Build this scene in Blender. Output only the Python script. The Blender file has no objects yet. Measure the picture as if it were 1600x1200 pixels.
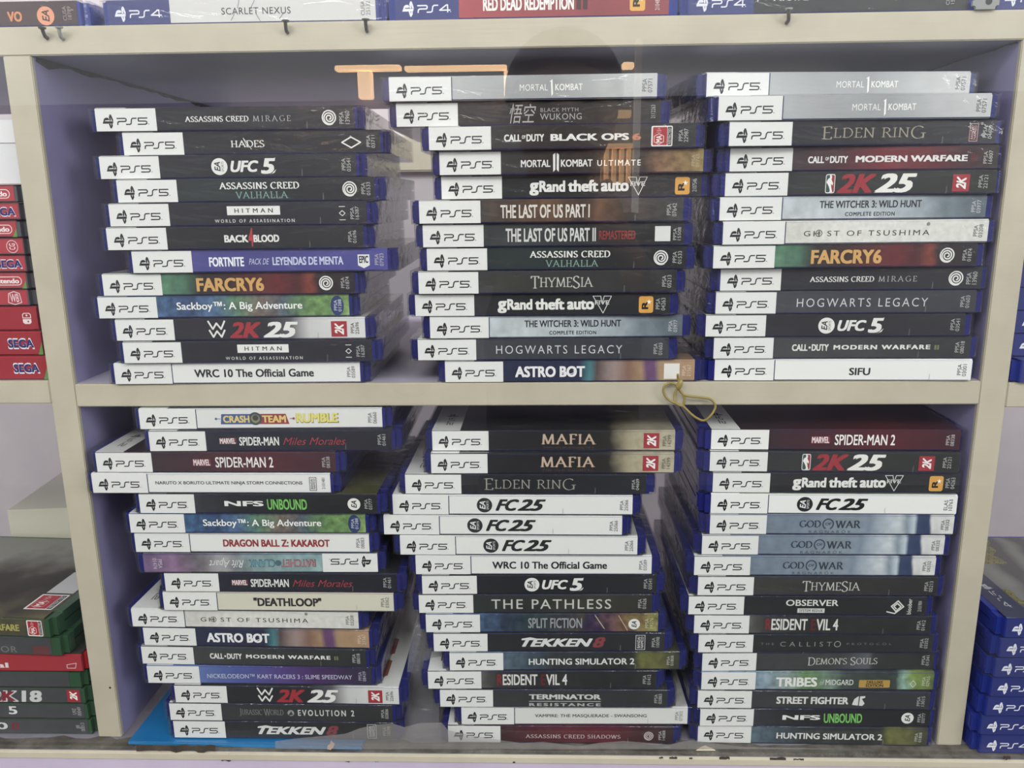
import bpy, bmesh, math, random
from mathutils import Vector, Matrix, noise

S = bpy.context.scene
COL = S.collection
R = random.Random(7)

# ------------------------------------------------------------------ camera, world, lamps, exposure
F_PX = 1267.7
cam_d = bpy.data.cameras.new('camera'); cam = bpy.data.objects.new('camera', cam_d); COL.objects.link(cam)
cam_d.sensor_fit = 'HORIZONTAL'; cam_d.sensor_width = 36.0; cam_d.lens = 36.0 * F_PX / 1600.0
cam_d.clip_start = 0.01; cam_d.clip_end = 100
pit, yaw, rol = 0.22512, -0.03123, -0.0106
fwd = Vector((math.sin(yaw)*math.cos(pit), math.cos(yaw)*math.cos(pit), -math.sin(pit)))
rgt = Vector((math.cos(yaw), -math.sin(yaw), 0)); up = rgt.cross(fwd)
r2 = math.cos(rol)*rgt + math.sin(rol)*up; u2 = -math.sin(rol)*rgt + math.cos(rol)*up
m = Matrix((r2, u2, -fwd)).transposed().to_4x4()
m.translation = Vector((0.0173, -0.51317, 0.11654)); cam.matrix_world = m
S.camera = cam

w = bpy.data.worlds.new('daylight'); S.world = w; w.use_nodes = True
w.node_tree.nodes['Background'].inputs[0].default_value = (0.93, 0.96, 1.0, 1)
w.node_tree.nodes['Background'].inputs[1].default_value = 0.92

def area(name, loc, target, sx, sy, power, color):
    d = bpy.data.lights.new(name, 'AREA'); d.shape = 'RECTANGLE'; d.size = sx; d.size_y = sy
    d.energy = power; d.color = color
    o = bpy.data.objects.new(name, d); COL.objects.link(o); o.location = loc
    o.rotation_euler = (Vector(target) - Vector(loc)).to_track_quat('-Z', 'Y').to_euler()
    return o
area('ceiling_lamp', (-0.3, -1.45, 1.15), (0, 0, -0.12), 1.1, 0.4, 20, (1.0, 0.97, 0.92))
area('rear_lamp', (0, .48, 1.0), (0, .58, -.2), 1.8, 0.12, 10.5, (1.0, 0.98, 0.96))
area('ceiling_lamp', (0.6, -1.3, 1.35), (0, 0, -0.15), 0.5, 0.5, 8, (1.0, 0.98, 0.95))

area('side_fill', (1.75, -1.25, 0.45), (-0.1, .1, -0.05), 0.7, 0.7, 16, (1.0, 0.99, 0.97))  # unseen fill, added to brighten case sides and the gaps between stacks
area('side_fill', (-1.75, -1.25, 0.45), (0.1, .1, -0.05), 0.7, 0.7, 10, (1.0, 0.99, 0.97))  # weaker fill added on the other side, no such source there

S.view_settings.view_transform = 'Standard'; S.view_settings.look = 'None'
S.view_settings.exposure = 0.0; S.view_settings.gamma = 1.0; S.view_settings.use_curve_mapping = False

# ------------------------------------------------------------------ materials
def lin(c):
    if isinstance(c, str):
        c = [int(c[i:i+2], 16)/255 for i in (0, 2, 4)]
    return tuple((x/12.92 if x <= 0.04045 else ((x+0.055)/1.055)**2.4) for x in c)
MATS = {}
def newmat(name):
    mt = bpy.data.materials.new(name); mt.use_nodes = True
    nt = mt.node_tree; b = nt.nodes['Principled BSDF']
    return mt, nt, b
def flat(hexc, rough=0.45, coat=0.4, name=None):
    k = ('flat', hexc, rough, coat)
    if k not in MATS:
        mt, nt, b = newmat(name or 'ink_' + hexc)
        r_, g_, b__ = lin(hexc); y_ = .2126*r_+.7152*g_+.0722*b__; s_ = .84
        b.inputs['Base Color'].default_value = (y_+(r_-y_)*s_, y_+(g_-y_)*s_, y_+(b__-y_)*s_, 1)
        b.inputs['Roughness'].default_value = rough
        b.inputs['Coat Weight'].default_value = coat
        b.inputs['Coat Roughness'].default_value = 0.07
        b.inputs['Specular IOR Level'].default_value = 0.35
        MATS[k] = mt
    return MATS[k]
def N(nt, t, **kw):
    n = nt.nodes.new(t)
    for k, v in kw.items(): setattr(n, k, v)
    return n
def art(key, stops, nscale=40, warp=0.0, mottle=0.0, stretch=1.0, const=False, rough=0.4):
    """printed paper: colours along the length of the print, broken up by noise"""
    k = ('art', key)
    if k in MATS: return MATS[k]
    mt, nt, b = newmat('print_' + key)
    L = nt.links.new
    tc = N(nt, 'ShaderNodeTexCoord'); sep = N(nt, 'ShaderNodeSeparateXYZ'); L(tc.outputs['Object'], sep.inputs[0])
    mp = N(nt, 'ShaderNodeMapRange'); mp.inputs[1].default_value = -0.08025; mp.inputs[2].default_value = 0.08025
    L(sep.outputs[0], mp.inputs[0])
    ns = N(nt, 'ShaderNodeTexNoise'); ns.inputs['Scale'].default_value = nscale; ns.inputs['Detail'].default_value = 4
    mapn = N(nt, 'ShaderNodeMapping'); mapn.inputs['Scale'].default_value = (1, 1, stretch); L(tc.outputs['Object'], mapn.inputs[0]); L(mapn.outputs[0], ns.inputs['Vector'])
    ad = N(nt, 'ShaderNodeMath', operation='MULTIPLY_ADD'); L(ns.outputs['Fac'], ad.inputs[0]); ad.inputs[1].default_value = warp
    sb = N(nt, 'ShaderNodeMath', operation='SUBTRACT'); L(mp.outputs[0], sb.inputs[0]); sb.inputs[1].default_value = warp*0.5
    L(sb.outputs[0], ad.inputs[2])
    cr = N(nt, 'ShaderNodeValToRGB'); e = cr.color_ramp.elements
    if const: cr.color_ramp.interpolation = 'CONSTANT'
    while len(e) > 1: e.remove(e[0])
    def dull(c):
        r_, g_, b_ = lin(c); y_ = .2126*r_+.7152*g_+.0722*b_
        return (y_+(r_-y_)*.8, y_+(g_-y_)*.8, y_+(b_-y_)*.8, 1)
    e[0].position = stops[0][0]; e[0].color = dull(stops[0][1])
    for p, c in stops[1:]:
        q = e.new(p); q.color = dull(c)
    L(ad.outputs[0], cr.inputs[0])
    out = cr.outputs[0]
    if mottle:
        n2 = N(nt, 'ShaderNodeTexNoise'); n2.inputs['Scale'].default_value = nscale*3.1; n2.inputs['Detail'].default_value = 5
        L(mapn.outputs[0], n2.inputs['Vector'])
        m2 = N(nt, 'ShaderNodeMapRange'); m2.inputs[1].default_value = 0.3; m2.inputs[2].default_value = 0.7
        m2.inputs[3].default_value = 1-mottle; m2.inputs[4].default_value = 1+mottle; L(n2.outputs['Fac'], m2.inputs[0])
        vm = N(nt, 'ShaderNodeVectorMath', operation='SCALE'); L(out, vm.inputs[0]); L(m2.outputs[0], vm.inputs['Scale'])
        out = vm.outputs[0]
    L(out, b.inputs['Base Color'])
    b.inputs['Roughness'].default_value = rough; b.inputs['Coat Weight'].default_value = 0.55; b.inputs['Coat Roughness'].default_value = 0.07
    b.inputs['Specular IOR Level'].default_value = 0.35
    MATS[k] = mt
    return mt
def plastic(name, hexc, rough=0.22, bump=0.0):
    k = ('pl', name)
    if k not in MATS:
        mt, nt, b = newmat(name); b.inputs['Base Color'].default_value = (*lin(hexc), 1)
        b.inputs['Roughness'].default_value = rough; b.inputs['Coat Weight'].default_value = 0.3; b.inputs['Coat Roughness'].default_value = 0.1
        b.inputs['Subsurface Weight'].default_value = 0.0
        MATS[k] = mt
    return MATS[k]
def paint(name, hexc, hex2, speck=0.0, scale=18, rough=0.55, grain=0.02):
    mt, nt, b = newmat(name); L = nt.links.new
    tc = N(nt, 'ShaderNodeTexCoord')
    ns = N(nt, 'ShaderNodeTexNoise'); ns.inputs['Scale'].default_value = scale; ns.inputs['Detail'].default_value = 6; ns.inputs['Roughness'].default_value = 0.65
    L(tc.outputs['Object'], ns.inputs['Vector'])
    cr = N(nt, 'ShaderNodeValToRGB'); cr.color_ramp.elements[0].position = 0.35; cr.color_ramp.elements[1].position = 0.68
    cr.color_ramp.elements[0].color = (*lin(hex2), 1); cr.color_ramp.elements[1].color = (*lin(hexc), 1)
    L(ns.outputs['Fac'], cr.inputs[0]); out = cr.outputs[0]
    if speck:
        v = N(nt, 'ShaderNodeTexVoronoi'); v.inputs['Scale'].default_value = 55; L(tc.outputs['Object'], v.inputs['Vector'])
        lt = N(nt, 'ShaderNodeMath', operation='LESS_THAN'); lt.inputs[1].default_value = 0.055; L(v.outputs['Distance'], lt.inputs[0])
        sc = N(nt, 'ShaderNodeSeparateColor'); L(v.outputs['Color'], sc.inputs[0])
        g2 = N(nt, 'ShaderNodeMath', operation='LESS_THAN'); g2.inputs[1].default_value = speck; L(sc.outputs[0], g2.inputs[0])
        mu = N(nt, 'ShaderNodeMath', operation='MULTIPLY'); L(lt.outputs[0], mu.inputs[0]); L(g2.outputs[0], mu.inputs[1])
        mx = N(nt, 'ShaderNodeMix', data_type='RGBA'); L(mu.outputs[0], mx.inputs[0]); L(out, mx.inputs[6]); mx.inputs[7].default_value = (0.03, 0.025, 0.02, 1)
        out = mx.outputs[2]
    L(out, b.inputs['Base Color']); b.inputs['Roughness'].default_value = rough
    mp = N(nt, 'ShaderNodeMapping'); mp.inputs['Scale'].default_value = (3, 40, 60); L(tc.outputs['Object'], mp.inputs[0])
    n2 = N(nt, 'ShaderNodeTexNoise'); n2.inputs['Scale'].default_value = 9; n2.inputs['Detail'].default_value = 5; L(mp.outputs[0], n2.inputs['Vector'])
    bp = N(nt, 'ShaderNodeBump'); bp.inputs['Strength'].default_value = 0.12; bp.inputs['Distance'].default_value = grain*0.03
    L(n2.outputs['Fac'], bp.inputs['Height']); L(bp.outputs[0], b.inputs['Normal'])
    return mt
def clear(name, base=0.045, rough=0.03, crinkle=0.0, cscale=70, haze=0.0, tint=(1, 1, 1), hcol=(0.55, 0.55, 0.58)):
    """clear sheet: see-through with a Fresnel-like surface reflection, optional crinkles and milky haze"""
    mt = bpy.data.materials.new(name); mt.use_nodes = True; nt = mt.node_tree; nt.nodes.clear(); L = nt.links.new
    out = N(nt, 'ShaderNodeOutputMaterial'); tr = N(nt, 'ShaderNodeBsdfTransparent'); gl = N(nt, 'ShaderNodeBsdfGlossy')
    tr.inputs[0].default_value = (*tint, 1); gl.inputs['Roughness'].default_value = rough
    lw = N(nt, 'ShaderNodeLayerWeight'); lw.inputs['Blend'].default_value = 0.5
    pw = N(nt, 'ShaderNodeMath', operation='POWER'); pw.inputs[1].default_value = 5; L(lw.outputs['Facing'], pw.inputs[0])
    ma = N(nt, 'ShaderNodeMath', operation='MULTIPLY_ADD'); L(pw.outputs[0], ma.inputs[0]); ma.inputs[1].default_value = 1-base; ma.inputs[2].default_value = base
    mx = N(nt, 'ShaderNodeMixShader'); L(ma.outputs[0], mx.inputs[0]); L(tr.outputs[0], mx.inputs[1]); L(gl.outputs[0], mx.inputs[2])
    if crinkle:
        tc = N(nt, 'ShaderNodeTexCoord'); mp = N(nt, 'ShaderNodeMapping'); mp.inputs['Scale'].default_value = (0.45, 0.6, 1.6); L(tc.outputs['Object'], mp.inputs[0])
        ns = N(nt, 'ShaderNodeTexNoise'); ns.inputs['Scale'].default_value = cscale; ns.inputs['Detail'].default_value = 3; ns.inputs['Distortion'].default_value = 1.5
        L(mp.outputs[0], ns.inputs['Vector'])
        bp = N(nt, 'ShaderNodeBump'); bp.inputs['Strength'].default_value = crinkle; bp.inputs['Distance'].default_value = 0.004
        L(ns.outputs['Fac'], bp.inputs['Height']); L(bp.outputs[0], gl.inputs['Normal'])
    last = mx.outputs[0]
    if haze:
        df = N(nt, 'ShaderNodeBsdfDiffuse'); df.inputs[0].default_value = (*hcol, 1)
        m2 = N(nt, 'ShaderNodeMixShader'); m2.inputs[0].default_value = haze; L(last, m2.inputs[1]); L(df.outputs[0], m2.inputs[2]); last = m2.outputs[0]
    L(last, out.inputs[0])
    return mt
def glow(name, hexc, power):
    mt, nt, b = newmat(name); b.inputs['Base Color'].default_value = (*lin(hexc), 1)
    b.inputs['Emission Color'].default_value = (*lin(hexc), 1); b.inputs['Emission Strength'].default_value = power
    return mt

M_CREAM = paint('cream_gloss_paint', 'BFB8A5', 'B3AC99', speck=0.05, rough=0.4)
M_LILAC_SHADED = paint('lilac_paint_shaded', '9A94BC', '8E88B0', scale=7, rough=0.5)  # same lilac paint as the base panel, interior shade mixed into the colour
M_BACK = paint('pale_back_paint', 'CCC4C6', 'BEB6BA', scale=6, rough=0.6)
M_LILAC_LIGHT = paint('pale_lilac_paint', 'C3B8CB', 'B5AABF', scale=9, rough=0.5)
M_SHELF = paint('shelf_lilac_paint', 'B4AFC2', 'A6A1B4', scale=12, rough=0.5)
M_FLOOR_BOARD = paint('dusty_shelf_paint', '96919E', '75717A', scale=12, rough=0.6)
M_GROUND = paint('dark_floor_tiles', '2A2826', '201E1C', scale=3, rough=0.7)
M_BROWN = paint('bare_brown_board', '4A4038', '2C2520', scale=60, rough=0.8)
M_BLUE = plastic('blue_case_plastic', '1A2068', 0.2)
M_PS4BLUE = plastic('deep_blue_case_plastic', '1F2F86', 0.22)
M_GREEN = plastic('green_case_plastic', '33513A', 0.25)
M_CLEARGREY = plastic('smoke_clear_plastic', '55565A', 0.2)
M_REDCASE = plastic('red_card_case', 'B02A33', 0.3)
M_WHITEPAPER = flat('E6E7E4', 0.42, 0.3)
M_WRAP = clear('shrink_wrap_film', 0.034, 0.09, crinkle=0.3, cscale=55, haze=0.018)
M_GLASS = clear('window_glass', 0.042, 0.0, tint=(0.985, 0.99, 0.988))
M_FILM = clear('torn_clear_film', 0.07, 0.12, crinkle=0.8, cscale=60, haze=0.4, hcol=(0.3, 0.29, 0.28))
M_BAG = clear('clear_bag_film', 0.07, 0.12, crinkle=0.8, cscale=60, haze=0.2)

# ------------------------------------------------------------------ object helpers
def link(o, parent=None):
    COL.objects.link(o)
    if parent: o.parent = parent
    return o
def meshobj(name, mesh, parent=None):
    return link(bpy.data.objects.new(name, mesh), parent)
def empty(name, loc=(0, 0, 0), rz=0, label=None, cat=None, group=None, kind=None):
    o = bpy.data.objects.new(name, None); COL.objects.link(o); o.location = loc; o.rotation_euler = (0, 0, rz)
    o.empty_display_size = 0.02
    return tag(o, label, cat, group, kind)
def tag(o, label=None, cat=None, group=None, kind=None):
    if label: o['label'] = label
    if cat: o['category'] = cat
    if group: o['group'] = group
    if kind: o['kind'] = kind
    return o
def bm_box(bm, x0, x1, y0, y1, z0, z1, mi=0):
    vs = [bm.verts.new(p) for p in ((x0, y0, z0), (x1, y0, z0), (x1, y1, z0), (x0, y1, z0), (x0, y0, z1), (x1, y0, z1), (x1, y1, z1), (x0, y1, z1))]
    fs = [bm.faces.new([vs[i] for i in q]) for q in ((3, 2, 1, 0), (4, 5, 6, 7), (0, 1, 5, 4), (1, 2, 6, 5), (2, 3, 7, 6), (3, 0, 4, 7))]
    for f in fs: f.material_index = mi
    return vs, fs
def finish(bm, name, mats, smooth=False):
    me = bpy.data.meshes.new(name); bm.normal_update(); bm.to_mesh(me); bm.free()
    for mt in (mats if isinstance(mats, (list, tuple)) else [mats]): me.materials.append(mt)
    if smooth: me.shade_smooth()
    return me
def box(name, x0, x1, y0, y1, z0, z1, mt, parent=None, bev=0.0006):
    bm = bmesh.new(); bm_box(bm, x0, x1, y0, y1, z0, z1)
    if bev: bmesh.ops.bevel(bm, geom=bm.edges[:], offset=bev, segments=2, affect='EDGES')
    return meshobj(name, finish(bm, name, mt), parent)
def tube_mesh(name, pts, r, mt, seg=8, flatten=1.0, closed=False):
    bm = bmesh.new(); rings = []
    n = len(pts); P = [Vector(p) for p in pts]
    for i, p in enumerate(P):
        a = P[(i-1) % n] if (closed or i) else P[i]; b_ = P[(i+1) % n] if (closed or i < n-1) else P[i]
        t = (b_-a).normalized(); s = t.cross(Vector((0, 1, 0)))
        if s.length < 1e-4: s = t.cross(Vector((1, 0, 0)))
        s.normalize(); q = s.cross(t)
        rr = r[i] if isinstance(r, (list, tuple)) else r
        rings.append([bm.verts.new(p + s*math.cos(2*math.pi*k/seg)*rr + q*math.sin(2*math.pi*k/seg)*rr*flatten) for k in range(seg)])
    for i in range(n if closed else n-1):
        A, B = rings[i], rings[(i+1) % n]
        for k in range(seg): bm.faces.new((A[k], A[(k+1) % seg], B[(k+1) % seg], B[k]))
    if not closed:
        bm.faces.new(rings[0][::-1]); bm.faces.new(rings[-1])
    bmesh.ops.recalc_face_normals(bm, faces=bm.faces[:])
    return finish(bm, name, mt, True)
def spline(pts, k=6, closed=False):
    out = []; n = len(pts); P = [Vector(p) for p in pts]
    for i in range(n if closed else n-1):
        p0 = P[(i-1) % n] if (closed or i) else P[0]; p1 = P[i]; p2 = P[(i+1) % n]; p3 = P[(i+2) % n] if (closed or i+2 < n) else P[-1]
        for j in range(k):
            t = j/k
            out.append(0.5*((2*p1)+(p2-p0)*t+(2*p0-5*p1+4*p2-p3)*t*t+(3*p1-p0-3*p2+p3)*t**3))
    if not closed: out.append(P[-1])
    return out

# ------------------------------------------------------------------ lettering
TXT = {}
def text_raw(s, bold=0.0, shear=0.0, track=1.0, wscale=1.0, lead=1.0):
    k = (s, bold, shear, track, wscale, lead)
    if k in TXT: return TXT[k]
    cu = bpy.data.curves.new('t', 'FONT'); cu.body = s; cu.offset = min(bold, 0.0); cu.shear = shear
    cu.space_character = track; cu.resolution_u = 3; cu.align_x = 'CENTER'; cu.space_line = lead
    o = bpy.data.objects.new('t', cu); COL.objects.link(o)
    dg = bpy.context.evaluated_depsgraph_get(); me = bpy.data.meshes.new_from_object(o.evaluated_get(dg))
    V = [(v.co.x, v.co.y) for v in me.vertices]; Fc = [tuple(p.vertices) for p in me.polygons]
    # all faces to look at +Z
    A = []
    for f in Fc:
        ar = sum(V[f[i]][0]*V[f[(i+1) % len(f)]][1]-V[f[(i+1) % len(f)]][0]*V[f[i]][1] for i in range(len(f)))
        A.append(f if ar >= 0 else f[::-1])
    bpy.data.objects.remove(o); bpy.data.curves.remove(cu); bpy.data.meshes.remove(me)
    TXT[k] = (V, A)
    return TXT[k]
def arc(cx, cy, rx, ry, a0, a1, n=10):
    return [(cx+rx*math.cos(math.radians(a0+(a1-a0)*i/n)), cy+ry*math.sin(math.radians(a0+(a1-a0)*i/n))) for i in range(n+1)]
SERIF = {  # width, strokes, serif feet
 'A': (.95, [[(.08, 0), (.48, 1)], [(.44, 1), (.86, 0)], [(.24, .36), (.68, .36)]], [(.08, 0), (.86, 0)]),
 'B': (.72, [[(.18, 0), (.18, 1)], [(.18, 1)]+arc(.35, .76, .25, .24, 90, -90)+[(.18, .52)], [(.3, .52)]+arc(.36, .26, .3, .26, 90, -90)+[(.18, 0)]], [(.18, 0), (.18, 1)]),
 'C': (.85, [arc(.5, .5, .42, .5, 50, 310, 18)], []),
 'D': (.9, [[(.18, 0), (.18, 1)], [(.18, 1), (.4, 1)]+arc(.4, .5, .42, .5, 90, -90, 14)+[(.18, 0)]], [(.18, 0), (.18, 1)]),
 'E': (.68, [[(.18, 0), (.18, 1)], [(.18, 1), (.58, 1), (.6, .86)], [(.18, .52), (.5, .52)], [(.18, 0), (.6, 0), (.63, .15)]], [(.18, 0), (.18, 1)]),
 'F': (.65, [[(.18, 0), (.18, 1)], [(.18, 1), (.58, 1), (.6, .86)], [(.18, .52), (.5, .52)]], [(.18, 0), (.18, 1)]),
 'G': (.92, [arc(.5, .5, .42, .5, 50, 330, 18), [(.82, .06), (.82, .42)]], [(.82, .42)]),
 'H': (.9, [[(.18, 0), (.18, 1)], [(.72, 0), (.72, 1)], [(.18, .5), (.72, .5)]], [(.18, 0), (.18, 1), (.72, 0), (.72, 1)]),
 'I': (.38, [[(.19, 0), (.19, 1)]], [(.19, 0), (.19, 1)]),
 'J': (.5, [[(.3, 1), (.3, .15), (.2, -.05), (.05, -.1)]], [(.3, 1)]),
 'K': (.85, [[(.18, 0), (.18, 1)], [(.7, 1), (.2, .48)], [(.3, .56), (.78, 0)]], [(.18, 0), (.18, 1), (.78, 0), (.7, 1)]),
 'L': (.65, [[(.18, 0), (.18, 1)], [(.18, 0), (.58, 0), (.61, .16)]], [(.18, 0), (.18, 1)]),
 'M': (1.1, [[(.14, 0), (.2, 1)], [(.2, 1), (.54, .05)], [(.54, .05), (.88, 1)], [(.88, 1), (.95, 0)]], [(.14, 0), (.95, 0)]),
 'N': (.95, [[(.16, 0), (.16, 1)], [(.16, 1), (.78, 0)], [(.78, 0), (.78, 1)]], [(.16, 0), (.78, 1)]),
 'O': (.95, [arc(.48, .5, .4, .5, 0, 360, 22)], []),
 'R': (.82, [[(.18, 0), (.18, 1)], [(.18, 1)]+arc(.38, .76, .26, .24, 90, -90)+[(.18, .52)], [(.4, .52), (.78, 0)]], [(.18, 0), (.18, 1), (.78, 0)]),
 'S': (.65, [arc(.33, .75, .23, .25, 30, 200, 8)+[(.2, .6), (.46, .42)]+arc(.32, .25, .25, .25, 20, -160, 9)], []),
 'T': (.75, [[(.38, 0), (.38, 1)], [(.06, .85), (.08, 1), (.68, 1), (.7, .85)]], [(.38, 0)]),
 'U': (.88, [[(.18, 1), (.18, .3)]+arc(.44, .28, .26, .28, 180, 360, 10)+[(.7, 1)]], [(.18, 1), (.7, 1)]),
 'V': (.88, [[(.08, 1), (.44, 0)], [(.44, 0), (.8, 1)]], [(.08, 1), (.8, 1)]),
 'W': (1.25, [[(.08, 1), (.38, 0)], [(.38, 0), (.64, 1)], [(.64, 1), (.9, 0)], [(.9, 0), (1.17, 1)]], [(.08, 1), (.64, 1), (1.17, 1)]),
 'Y': (.85, [[(.08, 1), (.42, .48)], [(.76, 1), (.42, .48)], [(.42, .48), (.42, 0)]], [(.08, 1), (.76, 1), (.42, 0)]),
 "'": (.22, [[(.1, 1), (.1, .75)]], []), ' ': (.4, [], []), '2': (.7, [arc(.35, .72, .25, .28, 160, -30, 9)+[(.1, 0), (.62, 0)]], []),
}
def serif_raw(s, wt=0.13, track=0.06, big=None):
    k = ('serif', s, wt, track, big)
    if k in TXT: return TXT[k]
    V, Fc = [], []
    def quad(a, b, c, d):
        ar = (b[0]-a[0])*(c[1]-a[1])-(b[1]-a[1])*(c[0]-a[0])+(c[0]-a[0])*(d[1]-a[1])-(c[1]-a[1])*(d[0]-a[0])
        i = len(V); V.extend((a, b, c, d)); Fc.append((i, i+1, i+2, i+3) if ar > 0 else (i+3, i+2, i+1, i))
    x = 0
    for ci, ch in enumerate(s):
        wd, st, ft = SERIF[ch]
        sc = 1.0
        off = 0.0
        if big and ci in big: sc = 1.3; off = -0.15
        for pl in st:
            for (x0, y0), (x1, y1) in zip(pl, pl[1:]):
                dx, dy = x1-x0, y1-y0; l = math.hypot(dx, dy) or 1
                nx, ny = -dy/l, dx/l
                # broad pen: upright and \ strokes thick, level and / strokes thin
                th = wt*(0.32+0.68*abs(nx*0.96+ny*0.28))/2
                e = 0.02
                ax, ay, bx, by = x0-dx/l*e, y0-dy/l*e, x1+dx/l*e, y1+dy/l*e
                quad(*[((x+px*sc), off+py*sc) for px, py in ((ax+nx*th, ay+ny*th), (ax-nx*th, ay-ny*th), (bx-nx*th, by-ny*th), (bx+nx*th, by+ny*th))])
        for fx, fy in ft:
            h = 0.05; y0 = fy if fy < .5 else fy-h
            quad(*[((x+px*sc), off+py*sc) for px, py in ((fx-.16, y0), (fx+.16, y0), (fx+.16, y0+h), (fx-.16, y0+h))])
        x += wd*sc+track
    TXT[k] = (V, Fc)
    return TXT[k]

class Print:
    """flat printing on the spine; x as a fraction of the insert length, y as a fraction of its height"""
    def __init__(s, L=160.5, H=13.4, y=0.0):
        s.L, s.H = L, H; s.parts = {}; s.lay = 0
    def add(s, part, verts, faces, color):
        s.lay += 1
        s.parts.setdefault(part, []).append((verts, faces, color, s.lay))
    def t(s, txt, x0, x1, y0, y1, color='E4E4E0', part='title_lettering', bold=0.0, shear=0.0, track=1.0, rot=0, serif=None, lead=0.85, big=None, track_s=0.06):
        V, Fc = serif_raw(txt, serif, track_s, big) if serif else text_raw(txt, min(bold, 0.0), shear, track, 1.0, lead)
        if not V: return s
        if rot == 90: V = [(-y, x) for x, y in V]
        if rot == -90: V = [(y, -x) for x, y in V]
        if serif and shear: V = [(x+y*shear, y) for x, y in V]
        xs = [v[0] for v in V]; ys = [v[1] for v in V]
        e = min(max(bold, 0)*.8, .042) if not serif else 0
        a, b, c, d = min(xs)-e, max(xs)+e, min(ys)-e*.6, max(ys)+e*.6
        X0, X1, Y0, Y1 = x0*s.L, x1*s.L, y0*s.H, y1*s.H
        # a heavier weight is the same lettering laid down four times, a hair to each side
        for dx, dy in (((-e, -e*.6), (e, -e*.6), (-e, e*.6), (e, e*.6)) if e else ((0, 0),)):
            s.add(part, [(X0+(x+dx-a)/(b-a)*(X1-X0), Y0+(y+dy-c)/(d-c)*(Y1-Y0)) for x, y in V], Fc, color)
            if e: s.lay -= .7
        return s
    def q(s, pts, color, part='title_lettering'):
        P = [(x*s.L, y*s.H) for x, y in pts]
        return s.poly(P, color, part)
    def poly(s, P, color, part='title_lettering'):
        ar = sum(P[i][0]*P[(i+1) % len(P)][1]-P[(i+1) % len(P)][0]*P[i][1] for i in range(len(P)))
        if ar < 0: P = P[::-1]
        s.add(part, P, [tuple(range(len(P)))], color); return s
    def r(s, x0, x1, y0, y1, color, part='title_lettering', rad=0.0):
        X0, X1, Y0, Y1 = x0*s.L, x1*s.L, y0*s.H, y1*s.H
        if rad:
            P = []
            for cx, cy, a in ((X1-rad, Y1-rad, 0), (X0+rad, Y1-rad, 90), (X0+rad, Y0+rad, 180), (X1-rad, Y0+rad, 270)):
                P += arc(cx, cy, rad, rad, a, a+90, 4)
        else: P = [(X0, Y0), (X1, Y0), (X1, Y1), (X0, Y1)]
        return s.poly(P, color, part)
    def c(s, cx, cy, rmm, color, part='publisher_emblem', ry=None):
        return s.poly(arc(cx*s.L, cy*s.H, rmm, ry or rmm, 0, 345, 23), color, part)
    def st(s, pts, wmm, color, part='publisher_emblem', mm=False, closed=False):
        P = pts if mm else [(x*s.L, y*s.H) for x, y in pts]
        V, Fc = [], []
        n = len(P)
        for i in range(n if closed else n-1):
            (x0, y0), (x1, y1) = P[i], P[(i+1) % n]; dx, dy = x1-x0, y1-y0; l = math.hypot(dx, dy)
            if l < 1e-6: continue
            tx, ty = dx/l*wmm*0.3, dy/l*wmm*0.3; nx, ny = -dy/l*wmm/2, dx/l*wmm/2; j = len(V)
            V += [(x0-tx-nx, y0-ty-ny), (x1+tx-nx, y1+ty-ny), (x1+tx+nx, y1+ty+ny), (x0-tx+nx, y0-ty+ny)]; Fc.append((j+3, j+2, j+1, j)[::-1])
        s.add(part, V, Fc, color); return s
    # --- repeated marks
    def code(s, txt, x0=.942, x1=.982, color='B9BBB8', y0=.22, y1=.80):
        return s.t(txt, x0, x1, y0, y1, color, 'code_print', rot=90, lead=0.9)
    def tick(s, x, color='8E9090'):
        return s.t('PlayStation', x-.003, x+.003, .04, .34, color, 'maker_print', rot=90)
    def swirl(s, cx, cy=.5, rmm=4.7, color='E6E6E2'):
        C = (cx*s.L, cy*s.H)
        def ring(r0, r1, a0, a1, dx=0, dy=0): return [(C[0]+dx+(r0+(r1-r0)*i/24)*math.cos(math.radians(a0+(a1-a0)*i/24)), C[1]+dy+(r0+(r1-r0)*i/24)*math.sin(math.radians(a0+(a1-a0)*i/24))) for i in range(25)]
        s.st([(C[0]+rmm*(.16+.76*i/60)*math.cos(math.radians(-80+900*i/60)), C[1]+rmm*(.16+.76*i/60)*math.sin(math.radians(-80+900*i/60))) for i in range(61)], rmm*.17, color, mm=True)
        return s.st(ring(rmm*.93, rmm*.86, 100, 300), rmm*.15, color, mm=True)
    def ea(s, cx, cy=.5, rmm=4.6, disc='E6E6E2', ink='16181C', sports=True):
        s.c(cx, cy, rmm, disc); L, H = s.L, s.H; f = rmm/L; g = rmm/H
        if sports:
            s.t('EA', cx-.62*f, cx+.12*f, cy-.55*g, cy+.55*g, ink, 'publisher_emblem', bold=.03, shear=.25, rot=90)
            return s.t('SPORTS', cx+.25*f, cx+.55*f, cy-.6*g, cy+.6*g, ink, 'publisher_emblem', rot=90)
        return s.t('EA', cx-.42*f, cx+.42*f, cy-.6*g, cy+.6*g, ink, 'publisher_emblem', bold=.03, shear=.25, rot=90)
    def two_k(s, x0, x1, y0=.1, y1=.85):
        s.r(x0, x1, y0, y1, 'A82430', 'publisher_emblem')
        d = (x1-x0)
        return s.t('2K', x0+d*.22, x1-d*.2, y0+(y1-y0)*.12, y1-(y1-y0)*.12, 'EDEDEA', 'publisher_emblem', bold=.04, shear=.3, rot=90, track=.9)
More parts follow.
